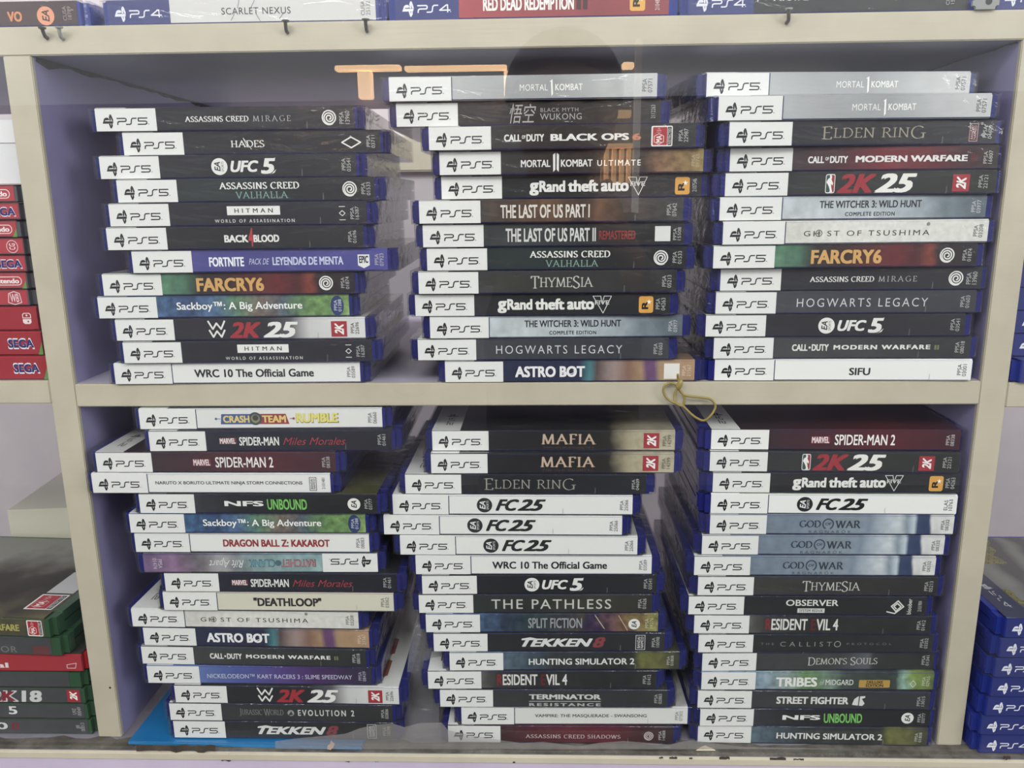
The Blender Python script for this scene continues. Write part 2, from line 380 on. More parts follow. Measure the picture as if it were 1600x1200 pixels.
    def rstar(s, x0, x1, y0=.1, y1=.88):
        s.r(x0, x1, y0, y1, 'E0A020', 'publisher_emblem', 1.4); d = x1-x0; e = y1-y0
        s.t('R', x0+d*.2, x0+d*.66, y0+e*.22, y0+e*.72, '17150F', 'publisher_emblem', bold=.05, rot=90)
        cx, cy = (x0+d*.7)*s.L, (y0+e*.66)*s.H
        P = []
        for i in range(10):
            r_ = 1.7 if i % 2 == 0 else .7; a = math.radians(90+36*i); P.append((cx+r_*math.cos(a), cy+r_*math.sin(a)))
        return s.poly(P, 'F4F2EA', 'publisher_emblem')
    def boxed(s, x0, x1, y0, y1, txt, ink, rot=90, bold=.02):
        s.st([(x0, y0), (x1, y0), (x1, y1), (x0, y1)], .35, ink, closed=True)
        d, e = x1-x0, y1-y0
        return s.t(txt, x0+d*.16, x1-d*.16, y0+e*.1, y1-e*.1, ink, 'publisher_emblem', bold=bold, rot=rot, lead=.85)
    def ma15(s, x0, x1, y0=.05, y1=.93):
        d, e = x1-x0, y1-y0
        s.r(x0, x1, y0, y1, 'E4E2DE', 'rating_sticker', .9)
        s.r(x0+d*.07, x1-d*.25, y0+e*.06, y1-e*.06, 'B0202C', 'rating_sticker', .5)
        s.r(x1-d*.23, x1-d*.05, y0+e*.06, y1-e*.06, '26211F', 'rating_sticker', .3)
        cx, X, cy = x0+d*.36, d*.22, y0+e*.36
        s.st([(cx-X, cy-e*.14), (cx-X, cy+e*.14), (cx, cy+e*.26), (cx+X, cy+e*.14), (cx+X, cy-e*.14), (cx, cy-e*.26)], .3, 'E8E4E0', 'rating_sticker', closed=True)
        s.t('MA', cx-X*.6, cx+X*.6, cy-e*.17, cy+e*.17, 'F0EEEA', 'rating_sticker', bold=.03, rot=90)
        s.t('15+', cx-X*.45, cx+X*.45, y0+e*.68, y0+e*.9, 'D9A9A9', 'rating_sticker', bold=.02, rot=90)
        return s.t('RESTRICTED', x1-d*.2, x1-d*.08, y0+e*.12, y1-e*.12, 'E4E0DC', 'rating_sticker', rot=90)
    def build(s, part, x_off, y_off, flip=False, T=14.2, top=False):
        """mesh of one named part; (x_off,y_off) = lower left corner of the insert in case space (mm)"""
        if part not in s.parts: return None
        bm = bmesh.new(); mats = []; idx = {}
        for verts, faces, color, lay in s.parts[part]:
            mt = color if not isinstance(color, str) else flat(color)
            if mt.name not in idx: idx[mt.name] = len(mats); mats.append(mt)
            dep = -0.03-0.008*lay
            vs = []
            quads = len(verts) == 4*len(faces) and len(faces) > 1
            for vi, (x, y) in enumerate(verts):
                dep = -0.03-0.008*lay-(0.0005*((vi//4) % 9) if quads else 0)
                X, Z = x+x_off, y+y_off
                if flip: X, Z = -X, T-Z
                vs.append(bm.verts.new((X/1000, dep/1000, Z/1000)))
            for f in faces:
                try:
                    fc = bm.faces.new([vs[i] for i in f]); fc.material_index = idx[mt.name]
                except ValueError: pass
        return finish(bm, part, mats)

# ------------------------------------------------------------------ what is printed on each spine
W_, G_, K_ = 'E6E6E2', '8D8F8E', '1B1C20'
WHITE = 'E4E5E2'
def blk(key, c='24262A', c2='1B1D21'): return art(key, [(0, c), (.5, c2), (1, c)], 30, 0, .12)
GAMES = {}
def game(k, look, paper, cover, fn, line=False): GAMES[k] = dict(look=look, paper=paper, cover=cover, fn=fn, line=line)

def g_acm(p): p.t('ASSASSINS CREED', .344, .591, .37, .63, serif=.19).t('MIRAGE', .607, .754, .37, .63, 'B9BAB8', serif=.1, track_s=.3).tick(.816).swirl(.903).code('PPSA\n13960')
game('acm', 'black game case with a white swirl emblem', blk('night', '26282D', '1C1D22'), '2B2C33', g_acm)
def g_hades(p): p.t('HADES', .418, .549, .3, .62, serif=.15, track_s=.03).st([(.48, .36), (.468, .72), (.497, .22)], .35, W_, 'title_lettering').st([(.851, .48), (.887, .72), (.924, .48), (.887, .24)], .8, W_, closed=True).code('PPSA\n03711', .947, .98)
game('hades', 'black game case with a hollow white diamond', blk('soot', '232427', '191A1D'), '1E1F24', g_hades)
def g_ufc(p):
    p.ea(.469, .5, 5.1).t('UFC', .512, .622, .24, .76, bold=.05, shear=.25).t('5', .63, .688, .15, .85, bold=.06, shear=.2).tick(.79).code('PPSA\n03541', .945, .98)
    p.q([(.66, .1), (.672, .16), (.69, .36), (.683, .2)], W_).q([(.675, .8), (.69, .88), (.686, .78)], W_)
game('ufc', 'black game case with a white lettered disc', blk('coal'), '22242A', g_ufc)
def g_valh(p): p.t('ASSASSINS CREED', .398, .709, .54, .86, serif=.21).t('VALHALLA', .459, .664, .12, .44, '7FA89B', serif=.13, track_s=.1).tick(.8).swirl(.904).code('PPSA\n01533', .948, .983)
game('valh', 'green-black game case with white swirl emblem', art('fjord', [(0, '1B2022'), (.4, '22302F'), (.7, '1A1E20'), (1, '202224')], 25, 0, .12), '2A3434', g_valh)
def g_hit(p): p.r(.46, .666, .46, .86, W_).t('HITMAN', .489, .638, .56, .76, '1B1C20', bold=.02, track=1.7).t('WORLD OF ASSASSINATION', .41, .72, .12, .27, 'D6D7D4', bold=.015, track=1.5).st([(.895, .5), (.906, .62), (.917, .5), (.906, .38)], .4, W_, closed=True).st([(.895, .8), (.917, .8)], .4, W_).st([(.895, .2), (.917, .2)], .4, W_).tick(.82).code('PPSA\n16387', .937, .97)
game('hit', 'black game case with white boxed title', blk('asphalt', '23252B', '1B1D24'), '22242C', g_hit)
def g_b4b(p): p.t('BACK', .458, .552, .3, .64, bold=.08).t('4', .552, .572, .1, .95, 'C02A30', bold=.03).t('BLOOD', .572, .672, .3, .64, bold=.08).tick(.79).code('PPSA\n01696', .94, .972)
game('b4b', 'black game case with red numeral mid title', blk('tar', '1F2125', '18191C'), '1D1E21', g_b4b)
def g_fort(p): p.t('FORTNITE', .301, .438, .26, .7, 'ECECF4', bold=.05).t('PACK DE', .457, .537, .34, .62, 'C9CAE6', shear=.35).t('LEYENDAS DE MENTA', .55, .827, .3, .68, 'C9CFEA', bold=.04).q([(.884, .26), (.884, .76), (.93, .76), (.93, .26), (.907, .12)], W_, 'publisher_emblem').t('EPIC', .889, .925, .36, .7, '26263A', 'publisher_emblem', bold=.06).code('PPSA\n07923', .95, .985)
game('fort', 'violet-blue game case with white shield emblem', art('violet', [(0, '4C4C9A'), (.5, '45458E'), (1, '4A4AA0')], 30, 0, .06), '4A4A98', g_fort)
def g_fc6(p):
    p.t('FARCRY6', .372, .64, .16, .8, 'D6A24A', bold=.05).swirl(.887).code('PPSA\n01874', .945, .978)
game('fc6', 'green-to-red game case with gold title', art('jungle', [(.23, '4F8A66'), (.33, '3F6A52'), (.38, '2A2622'), (.5, '3A2018'), (.62, '5A1E1C'), (.7, '6E1A1E'), (.78, '4A1618'), (.83, '8A3620'), (.86, '2A1A18'), (1, '1C1A1C')], 60, .06, .25), '5A2A22', g_fc6)
def g_sack(p):
    p.t('Sackboy\u2122: A Big Adventure', .313, .814, .26, .74, 'F0F1EE', bold=.02).poly(arc(.953*p.L, .5*p.H, 4.2, 6.4, 0, 345, 23), '24386E').code('PPSA\n01288', .94, .97, 'C9D2E0')
game('sack', 'teal and green patterned game case with white title', art('patchwork', [(.2, '3F6E9A'), (.36, '2E4A74'), (.45, '4A6E96'), (.55, '4E7A5A'), (.66, '7A6A5C'), (.74, '4A5E6E'), (.82, '5A8244'), (.92, '6A9648'), (1, '789A4A')], 75, .16, .45), '4E7E8A', g_sack)
def g_wwe(p):
    p.st([(.373, .9), (.39, .52), (.406, .8), (.423, .52), (.439, .9)], 1.1, W_, 'title_lettering').st([(.376, .46), (.39, .14), (.406, .42), (.423, .14), (.437, .46)], 1.1, W_, 'title_lettering')
    p.t('2K', .455, .585, .08, .85, 'A8222C', bold=.09, shear=.3).t('25', .59, .732, .08, .85, W_, bold=.09, shear=.3).tick(.81).two_k(.864, .927).code('PPSA\n22696', .942, .975, '3A3A3A')
game('wwe', 'black-to-white game case with red square emblem', art('ringside', [(0, '222328'), (.6, '26272C'), (.7, '55565A'), (.78, 'C9CAC8'), (1, 'DADBD8')], 18, .04, .05), 'A9A9A6', g_wwe)
def g_wrc(p): p.t('WRC 10 The Official Game', .326, .812, .3, .7, K_, bold=.035).code('PPSA\n03589', .947, .98, '4A4A4A')
game('wrc', 'white game case with long plain black title', flat(WHITE, .4, .35), 'D8D9D6', g_wrc, True)
def g_mk1(p):
    p.t('MORTAL', .49, .594, .36, .64, 'EDEDEA', bold=.0, track=1.05).t('KOMBAT', .622, .724, .36, .64, 'F2F2EF', bold=.02, track=1.05)
    p.q([(.6, .74), (.612, .84), (.614, .22), (.608, .12), (.606, .74)], 'F4F4F2').code('PPSA\n07571', .945, .982, '5A5A5A')
game('mk1', 'silver-grey game case with pale embossed title', art('silver', [(0, 'B9BCBE'), (.4, 'A4A7A9'), (.62, '9A9EA0'), (.8, 'B4B7B8'), (1, 'C4C6C6')], 22, .1, .06), 'B4B6B8', g_mk1, True)
def g_wuk(p):
    p.t('\u609f\u7a7a', .43, .53, .08, .92, 'A9AAA8', shear=.25).t('BLACK MYTH', .547, .689, .56, .73, '9FA09E', track=1.15).t('WUKONG', .545, .702, .22, .49, 'A9AAA8', track=1.1).code('2112263', .962, .978)
game('wuk', 'black game case with grey brushed characters', blk('ink_stone', '2C2B29', '1A1A1A'), '2A2928', g_wuk)
def g_bo6(p): p.t('CALL', .283, .347, .33, .64, bold=.05).t('OF', .35, .364, .45, .6, bold=.04).t('DUTY', .367, .433, .33, .64, bold=.05).t('BLACK OPS', .457, .75, .34, .64, bold=.09).t('6', .762, .795, .34, .62, 'C26A3A', bold=.09).ma15(.833, .912).code('PPSA\n22987', .935, .97)
game('bo6', 'black game case with red rating sticker', blk('gunmetal', '2A2A2A', '1D1C1B'), '242424', g_bo6)
def g_mk11(p):
    p.t('MORTAL', .31, .422, .3, .62, bold=.03).t('KOMBAT', .462, .582, .3, .62, bold=.03).t('ULTIMATE', .6, .764, .32, .58, bold=.02, track=1.3)
    p.q([(.432, .84), (.441, .92), (.441, .18), (.433, .08)], W_).q([(.446, .92), (.455, .84), (.454, .08), (.446, .18)], W_).code('PPSA\n01765', .955, .985, 'B9A890')
game('mk11', 'black game case with rusty gold right end', art('bronze', [(0, '2A2622'), (.5, '1F1C1A'), (.78, '2A2420'), (.83, '7A5636'), (.92, '8A6A38'), (1, '9A8438')], 70, .04, .4), '3A2E22', g_mk11)
def g_gta(p, x0=.326, x1=.705, v0=.7, r0=.879, code='PPSA\n04263'):
    p.t('g', x0, x0+.036, .12, .7, W_, bold=.07)
    a = x0+.038; d = x1-a
    p.t('Rand', a, a+d*.29, .27, .78, W_, bold=.07).t('theft', a+d*.32, a+d*.66, .27, .8, W_, bold=.07).t('auto', a+d*.69, x1, .27, .72, W_, bold=.07)
    p.st([(v0, .9), (v0+.03, .9), (v0+.036, .55), (v0+.044, .9), (v0+.072, .9), (v0+.04, .1)], .4, W_, 'title_lettering', closed=True).t('FIVE', v0+.008, v0+.064, .5, .7, 'CFCFCC', bold=.03)
    p.rstar(r0, r0+.056).code(code, .945 if '\n' in code else .965, .982)
game('gta', 'black game case with amber square star emblem', blk('blacktop', '25272A', '191A1C'), '1D1F22', g_gta)
def g_gtb(p): g_gta(p, .34, .722, .72, .899, '2107546')
game('gtb', 'black game case with amber square star emblem', blk('blacktop'), '1D1F22', g_gtb)
def g_tl1(p): p.t('THE LAST OF US PART I', .31, .648, .2, .8, 'DDD6CC', bold=.035).tick(.82).code('PPSA\n07642', .938, .975)
game('tl1', 'brown smoky game case with tall condensed title', art('embers', [(.2, '4A4643'), (.35, '4E3A2C'), (.5, '6A4A32'), (.62, '3E3028'), (.7, '6E4E36'), (.78, '3A342E'), (1, '3A3938')], 50, .1, .3), '4A4038', g_tl1)
def g_tl2(p): p.t('THE LAST OF US PART II', .319, .664, .2, .82, 'D4D5D2', bold=.035).t('REMASTERED', .676, .815, .28, .68, '9A2E28', bold=.02).r(.889, .948, .18, .86, 'DCDDDA', 'code_print').code('PPSA\n15508', .958, .988)
game('tl2', 'black game case with tall title and red subtitle', art('rain', [(0, '2C2F31'), (.4, '3A3E40'), (.6, '26282A'), (1, '222426')], 40, .1, .2), '2C2E30', g_tl2)
def g_thy(p): p.t('THYMESIA', .437, .68, .2, .8, 'C4C4BE', serif=.12, track_s=.02, big=(0, 5)).tick(.8).code('PPSA\n05213', .945, .98)
game('thy', 'charcoal game case with thin grey serif title', art('ash', [(0, '3E3F3E'), (.5, '333331'), (1, '2A2A2A')], 30, 0, .12), '333332', g_thy)
def g_wit(p): p.t('THE WITCHER 3: WILD HUNT', .376, .758, .5, .83, '22262C', bold=.03).t('COMPLETE EDITION', .474, .66, .14, .32, '22262C', bold=.03, track=1.15).code('PPSA\n03977', .945, .98, 'C4C9CC')
game('wit', 'pale frosty grey game case with two-line black title', art('frost', [(0, 'B9C3C8'), (.5, 'BAC4C8'), (.75, 'A0AEB6'), (.85, '6E7E88'), (1, '5A6872')], 45, .05, .16), 'A9B4BA', g_wit, True)
def g_hog(p): p.t('HOGWARTS LEGACY', .314, .816, .3, .7, 'D0D1D2', bold=-.004, track=1.3).tick(.81).code('PPSA\n01603', .94, .975)
game('hog', 'slate-grey game case with thin wide-spaced title', art('slate', [(0, '44464D'), (.5, '3A3C42'), (1, '36383E')], 30, 0, .1), '3A3C44', g_hog)
def g_ast(p): p.t('ASTRO BOT', .282, .562, .22, .76, 'ECECEE', bold=.06).st(arc(.492*p.L, .48*p.H, 4.4, 1.6, 150, 390, 14), .4, 'ECECEE', 'title_lettering', mm=True).r(.878, .94, .1, .86, 'E2E1DC', 'code_print').code('PPSA\n21567', .95, .985, 'D9C4B0')
AST = art('starship', [(0, '232B4A'), (.54, '262C48'), (.58, '3A8088'), (.61, '5A4A4A'), (.68, 'A08A84'), (.74, '8A6656'), (.79, 'A5835E'), (.81, '6A4270'), (.84, '6E4676'), (.86, 'A5855F'), (1, 'B48E66')], 45, .03, .12)
game('ast', 'navy-to-tan game case with white square sticker', AST, '6A5A5A', g_ast)
def g_as2(p): p.t('ASTRO BOT', .282, .562, .22, .76, 'ECECEE', bold=.06).st(arc(.492*p.L, .48*p.H, 4.4, 1.6, 150, 390, 14), .4, 'ECECEE', 'title_lettering', mm=True).code('PPSA\n21567', .95, .985, 'D9C4B0')
game('as2', 'navy-to-tan game case without sticker', AST, '6A5A5A', g_as2)
def g_eld(p): p.t('ELDEN RING', .345, .735, .24, .8, '9C967E', serif=.1, track_s=.07, big=(0, 9)).tick(.8).boxed(.9, .93, .12, .86, 'BANDAI\nNAMCO', 'D0A0A0').code('PPSA\n04609', .95, .985)
game('eld', 'black game case with tarnished-gold serif title', blk('tarnish', '23252A', '1A1B1E'), '2A2A2C', g_eld)
def g_el2(p): p.t('ELDEN RING', .33, .71, .2, .82, '9C9A90', serif=.1, track_s=.07, big=(0, 9)).tick(.79).code('PPSA\n04609', .94, .97)
game('el2', 'black game case with dull silver serif title', blk('tarnish'), '5A5A5C', g_el2)
def g_mw3(p): p.t('CALL', .292, .352, .32, .62, bold=.05).t('OF', .356, .37, .44, .58, bold=.04).t('DUTY', .374, .44, .32, .62, bold=.05).t('MODERN WARFARE', .469, .886, .34, .62, bold=.06).t('III', .9, .922, .34, .62, '5E1418', bold=.09).code('PPSA\n16807', .945, .978)
game('mw3', 'dark red glowing game case with wide white title', art('redmist', [(.2, '3A3234'), (.4, '4A2226'), (.58, '7A2028'), (.75, '6A1A20'), (.9, '3E1A1E'), (1, '2E2426')], 30, .06, .12), '7A2026', g_mw3)
def g_nba(p):
    p.r(.373, .408, .08, .92, 'E4E4E0', 'title_lettering', 1.2).r(.3755, .39, .12, .88, '2A5048', 'title_lettering', .8).r(.3915, .4055, .12, .88, 'A02A34', 'title_lettering', .8)
    p.poly([(x*p.L, y*p.H) for x, y in ((.392, .88), (.396, .8), (.394, .68), (.401, .52), (.399, .42), (.393, .5), (.396, .3), (.4, .13), (.393, .13), (.386, .38), (.379, .52), (.376, .55), (.381, .7), (.388, .76), (.388, .86))], 'EDEDE9')
    p.t('2K', .415, .56, .08, .92, 'A3222C', bold=.08, shear=.3).t('25', .555, .708, .08, .92, 'E9E8E0', bold=.08, shear=.3).tick(.82).two_k(.84, .902).code('PPSA\n22121', .935, .968)
game('nba', 'green-black game case with red and white numerals', art('court', [(0, '262A2A'), (.5, '2A2E2A'), (1, '23281F')], 25, .05, .12), '333632', g_nba)
def g_gho(p):
    p.t('GH ST OF TSUSHIMA', .306, .78, .34, .58, '33332F', bold=.0, track=1.35).st(arc(.363*p.L, .47*p.H, 1.9, 1.9, 0, 345, 15), .4, '33332F', 'title_lettering', mm=True, closed=True).c(.363, .47, .9, '6A6A64', 'title_lettering').c(.773, .84, 1.1, '8A8676', 'title_lettering').code('PPSA\n03208', .945, .98, '55554F')
game('gho', 'off-white game case with thin wide-spaced dark title', art('rice_paper', [(0, 'D9D9D0'), (.3, 'CFCFC6'), (.42, 'DCDCD4'), (1, 'D6D6CE')], 90, .05, .1), 'CFCFC8', g_gho, True)
def g_mw2(p): p.t('CALL', .307, .368, .36, .68, bold=.05).t('DUTY', .384, .45, .36, .68, bold=.05).c(.376, .52, .7, W_, 'title_lettering').t('MODERN WARFARE', .469, .844, .42, .64, bold=.05, track=1.2).t('II', .86, .878, .4, .62, '6E7A50', bold=.08).tick(.8).code('PPSA\n08018', .94, .975)
game('mw2', 'dark grey game case with wide title in small capitals', art('smoke', [(0, '3E4142'), (.5, '3A3D3D'), (.75, '303332'), (1, '2A2C2C')], 30, .05, .14), '3A3A38', g_mw2)
def g_sifu(p): p.t('SIFU', .528, .61, .26, .62, '2A2B2F', bold=.035).tick(.84, '9A9A98').code('PPSA\n03001', .945, .98, '4A4A4A')
game('sifu', 'white game case with short four-letter black title', flat(WHITE, .4, .35), 'D8D9D6', g_sifu, True)
def g_crash(p):
    p.q([(.335, .22), (.34, .74), (.48, .74), (.478, .22)], '3F5E9A').q([(.478, .22), (.48, .74), (.605, .74), (.618, .22)], '9A3A44').c(.479, .5, 4.4, '3A5054', 'title_lettering').c(.479, .5, 2.9, '8A8A64', 'title_lettering').c(.48, .54, 2.0, '46443E', 'title_lettering')
    p.t('CRASH', .346, .455, .3, .66, 'E4C860', bold=.06).t('TEAM', .507, .605, .3, .66, 'E4C860', bold=.06).t('RUMBLE', .647, .822, .26, .76, '8A7A30', bold=.1).t('RUMBLE', .648, .818, .3, .76, 'E0D858', bold=.05)
    p.st([(.318, .5), (.334, .5)], .4, '4A6A9A').c(.317, .5, .8, '4A6A9A').st([(.622, .5), (.636, .5)], .4, '9A3A44').c(.637, .5, .8, '9A3A44').code('PPSA\n06660', .942, .978, '6A6A6A')
game('crash', 'white game case with yellow title on blue-red bar', flat('DEDFDC', .35, .4), '5A5E68', g_crash, True)
def g_mar(p, x=.289, sx=.37, ex=.536):
    p.r(x, x+.071, .34, .66, '7A2E38').t('MARVEL', x+.003, x+.068, .36, .64, 'E4DCDC', bold=.05)
def g_miles(p): g_mar(p); p.t('SPIDER-MAN', .372, .536, .26, .7, W_, bold=.03).t('Miles Morales', .552, .81, .28, .66, 'B03440', bold=-.008, shear=.4).tick(.81).code('PPSA\n01461', .942, .975)
game('miles', 'navy-black game case with thin red script title', art('midnight', [(0, '23283A'), (.5, '1C202C'), (1, '1A1C26')], 30, 0, .1), '26304A', g_miles)
def g_sm2(p):
    x = .405; p.r(x, x+.076, .32, .68, '7A2E38').t('MARVEL', x+.003, x+.073, .34, .66, 'E4D4D4', bold=.05).t('SPIDER-MAN 2', .5, .741, .24, .78, 'ECE9E6', bold=.02).code('PPSA\n08338', .943, .976)
game('sm2', 'maroon game case with tall narrow white title', art('maroon', [(.2, '33262C'), (.45, '46222A'), (.7, '561E26'), (1, '43222A')], 25, .03, .1), '3A2A34', g_sm2)
def g_nar(p): p.t('NARUTO X BORUTO ULTIMATE NINJA STORM CONNECTIONS', .268, .884, .4, .62, '26272B', bold=.02).boxed(.914, .942, .14, .82, 'BANDAI\nNAMCO', '2A2A2C').code('2101481', .965, .978, '4A4A4A')
game('nar', 'white game case with very long small black title', flat(WHITE, .4, .35), 'CFCFCC', g_nar, True)
def g_nfs(p): p.t('NFS', .36, .525, .38, .66, W_, bold=.045).t('UNBOUND', .54, .707, .2, .76, '6EC84A', bold=.03, shear=-.05).ea(.904, .5, 4.3, sports=False).code('PPSA\n03777', .948, .98)
game('nfs', 'black game case with neon green lettering', art('garage', [(.2, '3A3E44'), (.4, '23262A'), (1, '1E2022')], 40, .04, .2), '56562E', g_nfs)
def g_dbz(p): p.t('DRAGON BALL Z: KAKAROT', .378, .833, .3, .7, '9A2830', bold=.06).code('PPSA\n08083', .945, .98, '4A4A4A')
game('dbz', 'white game case with bold dark red title', flat(WHITE, .4, .35), 'C9C4BC', g_dbz, True)
def g_rat(p):
    p.t('RATCHET', .263, .41, .3, .72, '4A3038', bold=.09).t('RATCHET', .265, .408, .33, .7, 'B8727A', bold=.03).c(.423, .5, 2.2, '4A6A7A', 'title_lettering').t('CLANK', .437, .547, .3, .72, '2E3A46', bold=.09).t('CLANK', .439, .545, .33, .7, '5A9AA8', bold=.03)
    p.t('Rift Apart', .57, .72, .2, .75, 'DADCDC', shear=.4).code('PPSA\n01474', .92, .96, 'C9C0D0')
game('rat', 'upside-down teal and pink game case', art('rift', [(0, '7FA2A4'), (.3, '86A9AA'), (.52, '84A0A2'), (.6, '7E8488'), (.68, 'A4A4A6'), (.78, '6E6670'), (.86, '8A6A8C'), (1, '7A5E88')], 45, .1, .25), '5A6068', g_rat)
def g_death(p): p.t('"DEATHLOOP"', .394, .689, .26, .74, '2A2A2A', bold=.07).tick(.84, '9A9A8C').code('PPSA\n03062', .945, .98, '5A5A50')
game('death', 'cream game case with quoted black title', flat('D4D1BC', .4, .35), '8A4A36', g_death, True)
def g_nick(p): p.t('NICKELODEON\u2122 KART RACERS 3 : SLIME SPEEDWAY', .268, .914, .32, .58, 'C9CCE2', bold=.0).code('PPSA\n08439', .942, .975, 'B4B4C4')
game('nick', 'blue-to-purple game case with one-line lavender title', art('slime', [(.2, '5A76B4'), (.4, '4A5CA4'), (.6, '56408A'), (.75, '4A2A66'), (1, '2E2A40')], 20, .03, .08), '3E4A6A', g_nick)
def g_jw(p): p.t('JURASSIC WORLD', .315, .513, .28, .74, '7A7C7C', serif=.16, track_s=.0, big=(0, 9)).t('EVOLUTION 2', .578, .83, .34, .7, 'D2D3D2', bold=.03, track=1.45).c(.546, .5, 2.4, '9A9C9C', 'title_lettering').q([(.533, .34), (.548, .62), (.555, .4)], '33363A').code('PPSA\n02806', .95, .982)
game('jw', 'dark grey game case with small round grey emblem', art('basalt', [(0, '36393A'), (.5, '303334'), (1, '2C2F30')], 30, .02, .1), '33363A', g_jw)
def g_tek(p): p.t('TEKKEN', .381, .69, .26, .72, 'DCDCDA', bold=.07, shear=.35).q([(.381, .72), (.42, .8), (.45, .72)], 'DCDCDA').t('8', .69, .745, .2, .8, '8A3A40', bold=.08, shear=.3).tick(.81).boxed(.876, .915, .08, .9, 'BANDAI\nNAMCO', 'DADAD8').code('PPSA\n10098', .945, .978)
game('tek', 'black game case with slanted title and red numeral', blk('iron', '2C2D30', '232427'), '2E2F32', g_tek)
def g_maf(p): p.t('MAFIA', .452, .677, .3, .86, 'C9AE92', serif=.17, track_s=.08).t('THE OLD COUNTRY', .46, .67, .12, .2, '6A5048', track=1.3).two_k(.872, .936, .12, .9).code('PPSA\n14299', .95, .985, '4A463A')
game('maf', 'black game case with sandy right end', art('parchment', [(0, '222327'), (.55, '1D1C1F'), (.74, '26241F'), (.785, '8A8064'), (.84, 'ADA483'), (1, 'B4AC8E')], 55, .07, .16), '2A2A32', g_maf)
def g_fc25(p, code='PPSA\n25066'): p.ea(.385, .5, 5.2, '26282C', 'E4E4E2').t('FC', .431, .53, .2, .82, '1E2024', bold=.07, shear=.4).t('25', .521, .641, .2, .82, '1E2024', bold=.07, shear=.4).tick(.712, '9A9A98').code(code, .948, .982, '4A4A4A')
game('fc25', 'white game case with black disc and slanted title', flat(WHITE, .4, .35), 'BFC0BC', g_fc25, True)
def g_fce(p): g_fc25(p, 'ELAS\n10763')
game('fce', 'white game case with black disc and slanted title', flat(WHITE, .4, .35), '9AA88A', g_fce, True)
def g_path(p): p.t('THE PATHLESS', .312, .825, .22, .76, 'C9C9C2', bold=.005, track=1.2).code('PPSA\n01626', .94, .975)
game('path', 'charcoal game case with large thin grey title', art('moss', [(0, '26302E'), (.5, '2C302C'), (.8, '3A3A32'), (1, '2C2C28')], 30, .05, .14), '303230', g_path)
def g_split(p): p.t('SPLIT FICTION', .44, .676, .2, .82, '3A4048', bold=.08).t('SPLIT FICTION', .442, .674, .23, .8, '9AA0A6', bold=.02).ea(.898, .45, 4.0, sports=False).st([(.73, .95), (.77, .2)], .5, 'C4C49A').st([(.83, .95), (.87, .1)], .4, 'D4C4A4').code('PPSA\n19276', .945, .98, 'C4C49A')
game('split', 'multicoloured game case with grey blocky title', art('shards', [(.2, '4A6A94'), (.34, '2A3A50'), (.45, '26403E'), (.6, '34343C'), (.68, '4A4230'), (.74, '3A2A50'), (.82, '6A4A46'), (.88, '7A5A3A'), (1, '8A8A3A')], 55, .2, .5), '4A4A50', g_split)
def g_hunt(p): p.t('HUNTING SIMULATOR 2', .345, .805, .3, .66, 'E0E1DE', bold=.03).tick(.81).code('PPSA\n01808', .945, .975)
game('hunt', 'blue-to-olive game case with bold white title', art('forest', [(.2, '5A7484'), (.34, '3E5260'), (.45, '2E3638'), (.8, '2A2E28'), (.84, '6A6E2A'), (.92, '5E602C'), (1, '33342A')], 60, .05, .3), '4A5048', g_hunt)
def g_re4(p): p.t('R', .303, .327, .2, .84, '8A2228', bold=.03).t('ESIDENT', .328, .48, .2, .84, 'DEDEDA', bold=.03).t('E', .495, .515, .2, .84, '6A1E24', bold=.03).t('VIL 4', .518, .61, .2, .84, 'DEDEDA', bold=.03).tick(.8).code('PPSA\n01412', .94, .975)
game('re4', 'dark game case with red first letters in title', art('village', [(.2, '6A6A66'), (.3, '3A3A38'), (.5, '2A2B2B'), (1, '262828')], 40, .03, .2), '2A2A2A', g_re4)
def g_term(p): p.t('TERMINATOR', .393, .708, .46, .76, 'D0D1CE', bold=.05, track=1.0).r(.393, .708, .33, .36, 'D0D1CE').t('RESISTANCE', .393, .708, .06, .24, 'B4B5B2', bold=.05, track=1.35).code('PPSA\n02883', .942, .975)
game('term', 'charcoal game case with title split by white rule', art('steel', [(0, '3A3D3E'), (.5, '343637'), (1, '303233')], 30, .02, .1), '34363A', g_term)
def g_vamp(p): p.t('VAMPIRE: THE MASQUERADE - SWANSONG', .326, .82, .4, .62, '4A4A4A', bold=.02).tick(.825, '9A9A98').code('PPSA\n07302', .945, .978, '6A6A6A')
game('vamp', 'white game case with small grey capitals title', flat('DCDDD8', .4, .35), 'C4C4C0', g_vamp, True)
def g_acs(p): p.t('ASSASSINS CREED SHADOWS', .345, .767, .28, .52, 'C4B4B2', serif=.17, track_s=.12).swirl(.892, .45, 3.6, 'C9BDBB').tick(.8).code('PPSA\n14088', .935, .965)
game('acs', 'crimson game case with pale swirl emblem', art('crimson', [(.2, '3A2028'), (.45, '5E1C28'), (.7, '6A1E2A'), (.85, '4A2228'), (1, '36262A')], 30, .04, .12), '4A2026', g_acs)
def g_gow(p):
    p.t('GOD', .369, .458, .36, .74, '2E3A4A', serif=.2, track_s=.02).st(arc(.487*p.L, .54*p.H, 3.4, 3.6, -60, 240, 18), .9, '34465E', 'title_lettering', mm=True).t('OF', .475, .5, .48, .62, '34465E', bold=.03).t('WAR', .515, .622, .32, .74, '2E3A4A', serif=.2, track_s=.02).t('RAGNAR\u00d6K', .41, .584, .06, .24, '3A4656', track=1.6)
    p.code('PPSA\n08332', .948, .98, '4A4A4A')
game('gow', 'frosted blue game case with white torn right end', art('glacier', [(.2, '6E8092'), (.4, '78899A'), (.55, '84949F'), (.66, '7E8FA0'), (.72, 'A8B6C2'), (.78, 'C4CED4'), (.81, '8A9AA8'), (.84, 'B4C4CE'), (.855, '33466A'), (.905, '2E4066'), (.915, 'D2D4D2'), (1, 'D6D7D4')], 50, .035, .14), '8A9AA8', g_gow)
